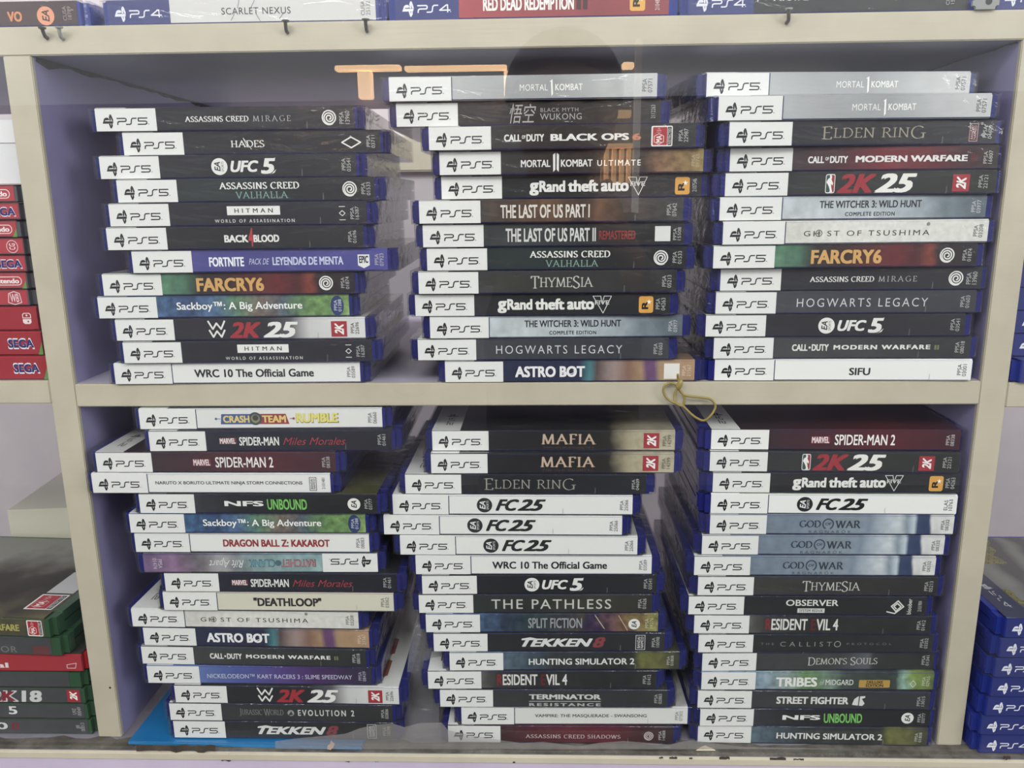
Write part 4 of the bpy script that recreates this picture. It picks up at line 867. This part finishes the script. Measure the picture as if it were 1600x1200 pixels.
def s_sega(p): sega(p, 19, 2.2)
def s_cg(p): p.st(arc((f_from_right(p, 7))*p.L, p.H/2, 3.6, 3.9, 0, 345, 20), .4, 'E0C8CC', mm=True, closed=True); p.t('CG', f_from_right(p, 9), f_from_right(p, 5), .3, .7, 'E4D0D4', 'publisher_emblem', rot=90, bold=.02)
def s_wb(p):
    c = f_from_right(p, 8.5); P = [(c-.027, .2), (c-.022, .78), (c, .92), (c+.022, .78), (c+.027, .2), (c, .06)]
    p.st(P, .5, 'E0C8CC', closed=True); p.t('WB', c-.018, c+.018, .22, .76, 'E0C8CC', 'publisher_emblem', bold=.02)
def s_switch(p):
    c = f_from_right(p, 7.0)*p.L; h = p.H/2
    p.st([(c-2.6, h+.4), (c-2.6, h+2.6), (c-1.6, h+3.4), (c+1.6, h+3.4), (c+2.6, h+2.6), (c+2.6, h+.4)], .5, 'E4D4D4', mm=True, closed=True)
    p.c(c/p.L+.0, (h+2)/p.H, .6, 'E4D4D4')
    p.poly([(c-2.8, h-.4), (c+2.8, h-.4), (c+2.8, h-2.6), (c+1.6, h-3.6), (c-1.6, h-3.6), (c-2.8, h-2.6)], 'E4D4D4', 'publisher_emblem'); p.c(c/p.L+.004, (h-2)/p.H, .6, 'A02430')
def s_sega_big(p): sega(p, 22.5, 5.5, .3, .66); corner(p)
zz = .0023
XS = -.3052
SW = [(s_sega_big, .0163, RED2, -.3049, 'thick red cartridge case with blue lettering, lowest in left red stack', .0012), (s_sega_big, .0163, RED2, -.3062, 'thick red cartridge case with blue lettering, second from bottom of left red stack', .0012), (s_switch, .0158, RED2, -.3072, 'thick plain red cartridge case with small white console mark, left stack', .0008),
      (s_wb, .0107, RED, -.3082, 'slim red cartridge case with white shield, just above the thick ones', .0045), (s_nin2, .0107, RED, -.3075, 'slim red cartridge case with white oval above the shield one', .0045), (s_sega, .0107, RED, -.3068, 'slim red cartridge case with blue lettering between two white ovals', .0042), (s_cg, .0107, RED, -.3066, 'slim red cartridge case with thin round white emblem', .0042), (s_nin2, .0107, RED, -.3072, 'slim red cartridge case with white oval and green corner, third from top', .0062), (s_sega, .0107, RED, -.3062, 'slim red cartridge case with blue lettering, second from top of stack', .0042), (s_nin, .0107, RED, -.3062, 'slim red cartridge case with white oval, topmost in left red stack', .0055)]
for fn, T, mt, xr, lab, ce in SW:
    spine_case('cartridge_case', xr, .003, zz, T, 'sw', mt, fn, lab, 'game case', 'red cartridge cases in the left bay', clear_end=ce, shellmat=M_CLEARGREY if T < .012 else M_REDCASE)
    zz += T+.00025
wb_ = box('white_box', -.14, 0, 0, .1, 0, .0385, flat('D9DADC', .5, .1, 'white_card')); wb_.location = (-.3078, .008, zz+.0001)
tag(wb_, 'plain white box resting on the red cartridge cases at far left', 'box')
meshobj('box_lid', finish((lambda b: (bm_box(b, -.1406, .0006, -.0006, .1006, .0255, .0392), b)[1])(bmesh.new()), 'box_lid', flat('E0E1E2', .5, .1, 'white_card_lid')), wb_)

# ------------------------------------------------------------------ left neighbour bay, lower shelf: green and grey cases
GREYP = art('greyspine', [(0, '4E5054'), (1, '46484C')], 25, 0, .1)
OLIVE = art('sandspine', [(0, '4A4636'), (.6, '55513C'), (1, '4E4A38')], 35, .05, .2)
def x_mw(p): p.t('WARFARE', f_from_right(p, 46), f_from_right(p, 19), .3, .66, 'A9A24A', bold=.05); p.ma15(f_from_right(p, 13), f_from_right(p, 1.6), .06, .92)
def x_door(p): p.t('DOOR', f_from_right(p, 52), f_from_right(p, 26), .12, .46, '7A7A74', track=1.1); p.r(f_from_right(p, 14), f_from_right(p, 2), .06, .5, '6A3A3A', 'rating_sticker')
def x_red(p): p.t('ial', f_from_right(p, 66), f_from_right(p, 54), .2, .5, 'E0D0D0', bold=.04); p.st([(f_from_right(p, 11), .2), (f_from_right(p, 5), .2), (f_from_right(p, 4), .5), (f_from_right(p, 11), .4)], .4, 'E4CACA', closed=True)
def x_grey(p): p.t('e', f_from_right(p, 63), f_from_right(p, 60), .2, .5, 'B9B9B9')
def x_2k(p):
    p.t('2K18', f_from_right(p, 68), f_from_right(p, 29), .06, .86, 'C9CACA', bold=.1, shear=.1); p.t('2K', f_from_right(p, 67.5), f_from_right(p, 49), .12, .8, '8A2A38', bold=.06, shear=.1); p.two_k(f_from_right(p, 10.5), f_from_right(p, 1.2), .1, .92)
def x_o5(p): p.t('HALO 5', f_from_right(p, 112), f_from_right(p, 50), .28, .84, 'D9DADA', bold=.03, track=1.3); p.code('U9Z\n00049', f_from_right(p, 9), f_from_right(p, 2.5), 'A9ABAB')
def x_20(p): p.t('2020', f_from_right(p, 96), f_from_right(p, 60), .3, .78, 'D0D1D1', bold=.03); p.t('B', f_from_right(p, 57), f_from_right(p, 51), .3, .78, '7A3038', bold=.03); p.code('JJ8\n00013', f_from_right(p, 9), f_from_right(p, 2.5), 'A9ABAB')
zx = ZB+.0002
XB_ = [(x_20, .0126, GREYP, -.3062, M_GREEN, 'grey-spined disc case, lowest of the lower left pile', .006), (x_o5, .0126, GREYP, -.3072, M_GREEN, 'grey-spined disc case with white numeral five, second from bottom', .006), (x_2k, .0126, GREYP, -.3078, M_GREEN, 'grey-spined disc case with red and white block numerals', .0062), (x_grey, .0128, GREYP, -.3092, M_GREEN, 'plain grey-spined disc case under the red one', .012), (x_red, .0142, flat('A8303A', .3, .5, 'red_card_b'), -.3080, M_REDCASE, 'red disc case in the lower left pile', .0022), (x_door, .0150, GREYP, -.3180, M_GREEN, 'green disc case with dark spine, second from top of lower left pile', .0105), (x_mw, .0150, OLIVE, -.3230, M_GREEN, 'green disc case with olive spine and photo cover, top of pile', .0072)]
for i, (fn, T, mt, xr, sm, lab, ce) in enumerate(XB_):
    t = spine_case('disc_case', xr, .001, zx, T, 'xb%d' % (i > 4), mt, fn, lab, 'game case', 'disc cases in the lower left bay', D=.135, clear_end=ce, shellmat=sm, rz=-.06 if i == 6 else (-.04 if i == 5 else 0), cover='3E3C38')
    zx += T+.0002
    if i == 6:
        # cover picture: dusty sky over dark shapes on sand
        cv = [c for c in t.children if c.name.startswith('front_cover')][0]
        nt_m, nt, b = newmat('print_dusty_cover'); Lk = nt.links.new
        tc = N(nt, 'ShaderNodeTexCoord'); sp = N(nt, 'ShaderNodeSeparateXYZ'); Lk(tc.outputs['Object'], sp.inputs[0])
        ns = N(nt, 'ShaderNodeTexNoise'); ns.inputs['Scale'].default_value = 34; ns.inputs['Detail'].default_value = 5; Lk(tc.outputs['Object'], ns.inputs['Vector'])
        a1 = N(nt, 'ShaderNodeMath', operation='MULTIPLY_ADD'); Lk(ns.outputs['Fac'], a1.inputs[0]); a1.inputs[1].default_value = .09; Lk(sp.outputs[1], a1.inputs[2])
        a2 = N(nt, 'ShaderNodeMath', operation='MULTIPLY_ADD'); Lk(sp.outputs[0], a2.inputs[0]); a2.inputs[1].default_value = -.35; Lk(a1.outputs[0], a2.inputs[2])
        mr = N(nt, 'ShaderNodeMapRange'); mr.inputs[1].default_value = .0; mr.inputs[2].default_value = .18; Lk(a2.outputs[0], mr.inputs[0])
        cr = N(nt, 'ShaderNodeValToRGB'); e = cr.color_ramp.elements
        e[0].position = .12; e[0].color = (*lin('6A6448'), 1); e[1].position = .3; e[1].color = (*lin('3A3630'), 1)
        for ps, c in ((.42, '26241F'), (.56, '322F2A'), (.66, '5E5C54'), (.85, '86877F')): q_ = e.new(ps); q_.color = (*lin(c), 1)
        Lk(mr.outputs[0], cr.inputs[0]); Lk(cr.outputs[0], b.inputs['Base Color']); b.inputs['Roughness'].default_value = .5; b.inputs['Coat Weight'].default_value = .12
        me = cv.data.copy(); me.materials.clear(); me.materials.append(nt_m); cv.data = me
        # rating sticker on the cover
        p = Print(36, 25)
        p.ma15(.0, 1.0, 0, 1)
        bm = bmesh.new(); mats = []; idx = {}
        for verts, faces, color, lay in p.parts['rating_sticker']:
            mt_ = flat(color)
            if mt_.name not in idx: idx[mt_.name] = len(mats); mats.append(mt_)
            # turned so that it reads along the right edge, half its height
            vs = [bm.verts.new((-.015+vx*.6/1000, vy*.9/1000, .00005+lay*.00001)) for vx, vy in verts]
            for f in faces: bm.faces.new([vs[k] for k in f]).material_index = idx[mt_.name]
        stk = meshobj('rating_sticker', finish(bm, 'rating_sticker', mats), cv); stk.location = (.0852-.0072-.0086, .012, T+.0002)
        bm = bmesh.new(); bm_box(bm, 0, .021, 0, .034, 0, .0001)
        ns_ = meshobj('notice_sticker', finish(bm, 'notice_sticker', flat('B9BAB8')), cv); ns_.location = (.0852-.0072-.0225, .037, T+.0001)
cb = box('storage_box', -.13, 0, 0, .12, 0, .115, flat('D8D4BE', .5, .2, 'cream_board')); cb.location = (-.325, .165, ZB+.0001); cb.rotation_euler = (0, 0, .1)
tag(cb, 'cream box behind the pile of green and grey cases at left', 'box')

# ------------------------------------------------------------------ right neighbour bay: deep blue disc cases
LB4 = dict(zip(range(7), ['topmost in lower right pile, dark patterned cover showing', 'second from top of the lower right blue pile', 'third from top of lower right blue pile, in crinkled film', 'fourth from top of the lower right blue pile', 'fifth from top of the lower right blue pile', 'sixth from top of the lower right blue pile', 'lowest in the lower right blue pile']))
game('p4', 'deep blue disc case', art('bluefade2', [(0, '24347E'), (1, '2A3A8A')], 20, 0, .1), '4A4A48', lambda p: p)
def put_p4(x_left, y, z, lab, group, wrap=False, rz=0, cov=None):
    t = put_case('p4', x_left+.0849, y, z, rz, lab, group, 'ps4', wrap=wrap, name='disc_case')
    return t
xl = [.3268, .3250, .3235, .3226, .3213, .3190, .3206]
for i, x in enumerate(xl):
    lab = 'deep blue disc case, '+LB4[i]
    t = put_p4(x, -.0098+(.0862*0), ZB+.0002+(6-i)*.01485, lab, 'blue disc cases in the lower right bay', wrap=i in (1, 2))
    if i == 0:
        cv = [c for c in t.children if c.name.startswith('front_cover')][0]
        nt_m, nt, b = newmat('print_masonry_cover'); Lk = nt.links.new
        tc = N(nt, 'ShaderNodeTexCoord'); mp = N(nt, 'ShaderNodeMapping'); mp.inputs['Rotation'].default_value = (0, 0, .5); Lk(tc.outputs['Object'], mp.inputs[0])
        br = N(nt, 'ShaderNodeTexBrick'); br.inputs['Scale'].default_value = 70; br.inputs['Color1'].default_value = (*lin('8A8448'), 1); br.inputs['Color2'].default_value = (*lin('6E6A3A'), 1); br.inputs['Mortar'].default_value = (*lin('3A382C'), 1); Lk(mp.outputs[0], br.inputs['Vector'])
        wv = N(nt, 'ShaderNodeTexWave'); wv.inputs['Scale'].default_value = 9; wv.inputs['Distortion'].default_value = 9; Lk(tc.outputs['Object'], wv.inputs['Vector'])
        cr = N(nt, 'ShaderNodeValToRGB'); cr.color_ramp.elements[0].position = .3; cr.color_ramp.elements[0].color = (*lin('4A4A48'), 1); cr.color_ramp.elements[1].color = (*lin('7E7E78'), 1); Lk(wv.outputs[0], cr.inputs[0])
        ns = N(nt, 'ShaderNodeTexNoise'); ns.inputs['Scale'].default_value = 22; Lk(tc.outputs['Object'], ns.inputs['Vector'])
        gt = N(nt, 'ShaderNodeMath', operation='GREATER_THAN'); gt.inputs[1].default_value = .52; Lk(ns.outputs['Fac'], gt.inputs[0])
        mx = N(nt, 'ShaderNodeMix', data_type='RGBA'); Lk(gt.outputs[0], mx.inputs[0]); Lk(cr.outputs[0], mx.inputs[6]); Lk(br.outputs[0], mx.inputs[7]); Lk(mx.outputs[2], b.inputs['Base Color']); b.inputs['Roughness'].default_value = .35; b.inputs['Coat Weight'].default_value = .4
        me = cv.data.copy(); me.materials.clear(); me.materials.append(nt_m)
        bm = bmesh.new(); bm.from_mesh(me)
        bm_box(bm, -.08025, -.0614, .0012, .132, .0143, .01456, 1)
        p = panel_ps(Print(160.5, 13.4), '4', 'C9CACC')
        for verts, faces, color, lay in p.parts['platform_panel'][1:]:
            vs = [bm.verts.new((-.0614-.0030-vy/1000, .0100+(37-vx)*1.2/1000, .01458)) for vx, vy in verts]
            for f in faces:
                try: bm.faces.new([vs[k] for k in f]).material_index = 2
                except ValueError: pass
        me2 = finish(bm, 'front_cover', [nt_m, flat('3A3E56'), flat('B9BABC')]); cv.data = me2
put_p4(.3180, -.0040, -.0007, 'deep blue disc case, lowest behind the right partition', 'blue disc cases in the upper right bay')
ORD2 = ['second from bottom', 'third from bottom', 'fourth from bottom', 'fifth from bottom', 'sixth from bottom', 'seventh from bottom']
for i in range(6):
    put_p4(.3190+.0004*i, .010+.0012*i, -.0007+(i+1)*.0146, 'deep blue disc case, %s behind the right partition' % ORD2[i], 'blue disc cases in the upper right bay')
wb2 = box('white_box', 0, .16, 0, .12, 0, .034, flat('CFCDC8', .5, .1, 'pale_card')); wb2.location = (.3225, .020, -.0007+7*.0146+.0001)
tag(wb2, 'pale box on top of the blue cases at right edge', 'box')

# ------------------------------------------------------------------ thin blue case under the lower left stack
bm = bmesh.new(); bm_box(bm, 0, .171, 0, .13, 0, .0024)
bmesh.ops.bevel(bm, geom=bm.edges[:], offset=.0007, segments=2, affect='EDGES')
fd = meshobj('flat_sleeve', finish(bm, 'flat_sleeve', plastic('turquoise_plastic', '1E6FA8', .3))); fd.location = (-.2782, -.0092, ZB+.0001); fd.rotation_euler = (0, 0, -.02)
tag(fd, 'thin turquoise-blue plastic sleeve lying flat under the lower-left stack', 'sleeve')
meshobj('sleeve_fold', finish((lambda b: (bm_box(b, .0006, .1704, -.0004, .0006, .0004, .0020), b)[1])(bmesh.new()), 'sleeve_fold', plastic('turquoise_fold', '2A7FB8', .3)), fd)

# ------------------------------------------------------------------ torn clear film along the foot of the stacks, film between two stacks
def film(name, top, bot, y, lab, cat, seed, amp=.0012, mt=None):
    bm = bmesh.new(); n = len(top); rows = 7; gr = []
    for i in range(n):
        a, b_ = at(*top[i], y), at(*bot[i], y); col = []
        for j in range(rows):
            p = a.lerp(b_, j/(rows-1)); p.y += noise.noise(Vector((p.x*70, seed, p.z*70)))*amp; col.append(bm.verts.new(p))
        gr.append(col)
    for i in range(n-1):
        for j in range(rows-1): bm.faces.new((gr[i][j], gr[i+1][j], gr[i+1][j+1], gr[i][j+1]))
    o = meshobj(name, finish(bm, name, mt or M_FILM, True)); return tag(o, lab, cat)
q = random.Random(3)
tp = [(430, 1158), (470, 1153), (505, 1150), (540, 1146), (562, 1138), (585, 1133), (612, 1130), (632, 1136), (655, 1130), (690, 1129), (700, 1141), (722, 1146), (750, 1151), (790, 1158), (815, 1161), (850, 1159), (905, 1166), (935, 1161), (975, 1158), (1005, 1160), (1022, 1161), (1045, 1164), (1068, 1158), (1085, 1156), (1120, 1162), (1160, 1167), (1200, 1168), (1240, 1169), (1300, 1170)]
film('clear_film', tp, [(u, 1170.5) for u, v in tp], -.0162, 'torn strip of clear plastic film along the foot of the lower stacks', 'plastic film', 2.0, .0006)
film('plastic_bag', [(640, 1010), (652, 960), (662, 905), (668, 890), (672, 905), (684, 960), (690, 1000)], [(624, 1165), (634, 1168), (645, 1166), (655, 1168), (666, 1166), (677, 1163), (684, 1158)], .012, 'crumpled clear plastic bag hanging between lower-left and lower-middle stacks', 'plastic bag', 9.0, .006, M_BAG)

# scraps of paper on the ledge
def scrap(pts, lab, hexc):
    bm = bmesh.new(); P = [at(u, v, -.0152) for u, v in pts]
    c = sum(P, Vector())/len(P)
    f = [bm.verts.new(p-c+Vector((0, -.0004*(i % 2), 0))) for i, p in enumerate(P)]; g = [bm.verts.new(v.co+Vector((0, .0006, 0))) for v in f]
    bm.faces.new(f); bm.faces.new(g[::-1])
    for i in range(len(f)): bm.faces.new((f[i], g[i], g[(i+1) % len(f)], f[(i+1) % len(f)]))
    bmesh.ops.recalc_face_normals(bm, faces=bm.faces[:]); o = meshobj('paper_scrap', finish(bm, 'paper_scrap', flat(hexc, .7, 0)))
    o.location = c; return tag(o, lab, 'paper scrap', 'paper scraps on the ledge')
scrap([(1088, 1173), (1096, 1167), (1102, 1166), (1112, 1169), (1118, 1173)], 'cream torn paper scrap on the ledge under the right stack', 'D9CDB0')
scrap([(511, 1170.5), (512, 1165), (516, 1163), (517, 1157), (520, 1161), (523, 1163), (521, 1168), (517, 1171)], 'pinkish curled paper scrap on the ledge under the left stack', 'D9B8A4')

# ------------------------------------------------------------------ front glass
gl = box('glass_pane', -.62, .62, -.0145, -.0118, ZB+.0003, .40, M_GLASS, None, 0)
tag(gl, 'large clear glass pane in front of the shelves', 'glass')

wr_ = box('wall_rear', -1.4, 1.4, .62, .66, -1.30, 1.3, M_BACK, None, 0); wr_['kind'] = 'structure'
za, zb = at(640, 268, .60).z, at(660, 212, .60).z
rl = box('trim_rear', -.9, .9, .602, .62, za, zb, M_CREAM, None, .002); rl['kind'] = 'structure'

# ------------------------------------------------------------------ the street side seen only as reflections
gr = box('floor', -6, 6, -9, .66, -1.36, -1.30, M_GROUND, None, 0); gr['kind'] = 'structure'
base = box('wall_front', XA, XB, -.0120, .33, -1.30, -.502, M_LILAC_LIGHT, None, 0); base['kind'] = 'structure'

ws = box('wall_veil', -6, 6, -3.6, -3.4, -1.30, .56, paint('veil_wall_paint', 'A29CA4', '8E8890', scale=3), None, 0); ws['kind'] = 'structure'  # added wall, height and tone shaped to limit the veil in the glass
YG = -.0145
def mirror_at(u, v, y):
    p = at(u, v, 2*YG-y); return Vector((p.x, y, p.z))
# lit timber shop frame across the way
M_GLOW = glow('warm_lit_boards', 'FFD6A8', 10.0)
fr = empty('lit_shop_frame', tuple(mirror_at(655, 112, -3.36)), 0, 'warm orange lit timber frame of a shop across the way, reflected in the glass', 'shop frame')
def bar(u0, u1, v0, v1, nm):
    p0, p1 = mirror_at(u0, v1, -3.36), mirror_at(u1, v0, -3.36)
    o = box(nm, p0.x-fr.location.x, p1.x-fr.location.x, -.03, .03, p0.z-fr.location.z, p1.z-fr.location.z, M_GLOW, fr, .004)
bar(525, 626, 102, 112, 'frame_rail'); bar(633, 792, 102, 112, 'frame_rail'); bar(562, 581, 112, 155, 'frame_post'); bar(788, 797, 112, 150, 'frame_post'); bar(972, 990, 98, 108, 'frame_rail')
hs = empty('lit_kiosk', tuple(mirror_at(958, 290, -3.30)), 0, 'small lit kiosk with pale columns across the way, reflected in the glass', 'kiosk')
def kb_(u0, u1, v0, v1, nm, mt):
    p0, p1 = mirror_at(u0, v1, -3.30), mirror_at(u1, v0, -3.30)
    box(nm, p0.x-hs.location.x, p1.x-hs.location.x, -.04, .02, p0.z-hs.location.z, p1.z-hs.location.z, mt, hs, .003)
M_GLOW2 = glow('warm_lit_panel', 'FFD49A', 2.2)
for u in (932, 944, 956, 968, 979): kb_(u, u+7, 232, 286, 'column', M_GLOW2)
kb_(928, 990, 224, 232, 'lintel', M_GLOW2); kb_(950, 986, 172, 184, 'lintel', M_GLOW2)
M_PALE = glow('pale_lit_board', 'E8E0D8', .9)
pb = empty('pale_post', tuple(mirror_at(996, 300, -3.25)), 0, 'tall pale post across the way, reflected in the glass', 'post')
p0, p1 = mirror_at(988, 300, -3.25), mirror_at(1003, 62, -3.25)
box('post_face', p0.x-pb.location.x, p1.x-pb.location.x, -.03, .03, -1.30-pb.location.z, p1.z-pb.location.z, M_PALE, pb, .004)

# ------------------------------------------------------------------ the person taking the picture, seen only as a dark reflection
hp = mirror_at(882, 165, -.82)
PX = hp.x; HZ = hp.z
verts, edges, rad = [], [], []
def J(p, r_, parent=None):
    verts.append(p); rad.append(r_)
    if parent is not None: edges.append((parent, len(verts)-1))
    return len(verts)-1
FZ = -1.30
pel = J((PX, -.86, -.42), (.15, .11))
waist = J((PX, -.86, -.27), (.13, .10), pel)
chest = J((PX, -.86, -.08), (.155, .11), waist)
upc = J((PX, -.86, .04), (.11, .08), chest)
nk = J((PX, -.85, .115), (.052, .055), upc)
jaw = J((PX, -.825, HZ-.075), (.058, .07), nk)
hd = J((PX, -.82, HZ), (.078, .092), jaw)
cr_ = J((PX, -.825, HZ+.06), (.066, .078), hd)
J((PX, -.722, HZ-.02), (.011, .014), hd)
for s in (-1, 1):
    J((PX+s*.084, -.825, HZ-.015), (.008, .02), hd)
    sh_ = J((PX+s*.17, -.86, .03), (.06, .06), upc)
    el = J((PX+s*.25, -.73, -.17), (.042, .042), sh_)
    wr = J((.0173+s*.125, -.585, .03), (.027, .023), el)
    pm = J((.0173+s*.098, -.553, .085), (.03, .016), wr)
    for k, (ln, fx) in enumerate(((.026, .026), (.03, .010), (.029, -.006), (.024, -.02))):
        k1 = J((.0173+s*(.090-.004*k), -.5465+.003*k, .098+fx*.8), (.0085, .0085), pm)
        k2 = J((.0173+s*(.0875-.002*k), -.512-.0*k-.004, .104+fx), (.008, .008), k1)
        J((.0173+s*(.0855-ln*.2), -.5060, .106+fx*1.02), (.0072, .0072), k2)
    t1 = J((.0173+s*.083, -.556, .062), (.0105, .0105), pm)
    J((.0173+s*.060, -.5385, .078), (.0088, .0088), t1)
    hip = J((PX+s*.09, -.86, -.50), (.092, .092), pel)
    kn_ = J((PX+s*.10, -.84, -.87), (.058, .06), hip)
    an = J((PX+s*.105, -.87, -1.22), (.038, .042), kn_)
    J((PX+s*.12, -.72, -1.265), (.04, .03), an)
me = bpy.data.meshes.new('person'); me.from_pydata([tuple(v) for v in verts], edges, [])
tmp = bpy.data.objects.new('person_tmp', me); COL.objects.link(tmp)
md = tmp.modifiers.new('skin', 'SKIN'); md.use_smooth_shade = True
sv = me.skin_vertices[0].data
for i, r_ in enumerate(rad): sv[i].radius = r_; sv[i].use_root = (i == 0)
s2 = tmp.modifiers.new('sub', 'SUBSURF'); s2.levels = 2
dg = bpy.context.evaluated_depsgraph_get()
pm_ = bpy.data.meshes.new_from_object(tmp.evaluated_get(dg)); pm_.name = 'person'
bpy.data.objects.remove(tmp)
pm_.materials.clear()
for hx, nm in (('7A5240', 'skin'), ('2A2C34', 'dark_shirt_cloth'), ('23252C', 'dark_trouser_cloth'), ('1A1816', 'shoe_leather')): pm_.materials.append(flat(hx, .7, 0, nm))
for f in pm_.polygons:
    cx, cy, cz = f.center
    f.material_index = 3 if cz < -1.235 else 2 if cz < -.40 else 0 if (cz > .10 and cy < -.6) or (cy > -.592 and abs(cx-.0173) < .14) else 1
pr = meshobj('person', pm_); tag(pr, 'person in dark clothes holding up a phone, a dim reflection in the glass', 'person')
hb = bmesh.new(); bmesh.ops.create_uvsphere(hb, u_segments=24, v_segments=16, radius=1)
for v_ in list(hb.verts):
    if v_.co.z < -.35 or (v_.co.y > .62 and v_.co.z < .25): hb.verts.remove(v_)
for v_ in hb.verts: v_.co = Vector((PX+v_.co.x*.092, -.835+v_.co.y*.104, HZ+.022+v_.co.z*.092))
meshobj('hair', finish(hb, 'hair', flat('14110F', .8, 0, 'black_hair'), True), pr)
for s in (-1, 1):
    eb = bmesh.new(); bmesh.ops.create_uvsphere(eb, u_segments=10, v_segments=8, radius=.0115)
    e_ = meshobj('eye', finish(eb, 'eye', flat('2A211C', .2, .5), True), pr); e_.location = (PX+s*.032, -.742, HZ+.004)
lb = bmesh.new(); bmesh.ops.create_uvsphere(lb, u_segments=12, v_segments=8, radius=1)
for v_ in lb.verts: v_.co = Vector((PX+v_.co.x*.024, -.762+v_.co.y*.008, HZ-.068+v_.co.z*.007))
meshobj('mouth', finish(lb, 'mouth', flat('5A332C', .5, 0), True), pr)
ph = bmesh.new(); bm_box(ph, -.071, .071, -.004, .004, -.037, .037)
bmesh.ops.bevel(ph, geom=[e for e in ph.edges if abs(e.verts[0].co.y-e.verts[1].co.y) > .004], offset=.009, segments=5, affect='EDGES')
po = meshobj('phone', finish(ph, 'phone', flat('1E1F24', .3, .4, 'phone_back'))); po.location = (.0173, -.5240, .1165-.012)
tag(po, 'dark phone held up sideways facing the shelf', 'phone')
for dx in (-.006, .012):
    cb_ = bmesh.new(); bmesh.ops.create_cone(cb_, cap_ends=True, segments=20, radius1=.0062, radius2=.0058, depth=.0018, matrix=Matrix.Rotation(math.pi/2, 4, 'X'))
    l_ = meshobj('camera_ring', finish(cb_, 'camera_ring', flat('0E0F12', .15, .6)), po); l_.location = (dx*1.4-.05, .0046, .018)
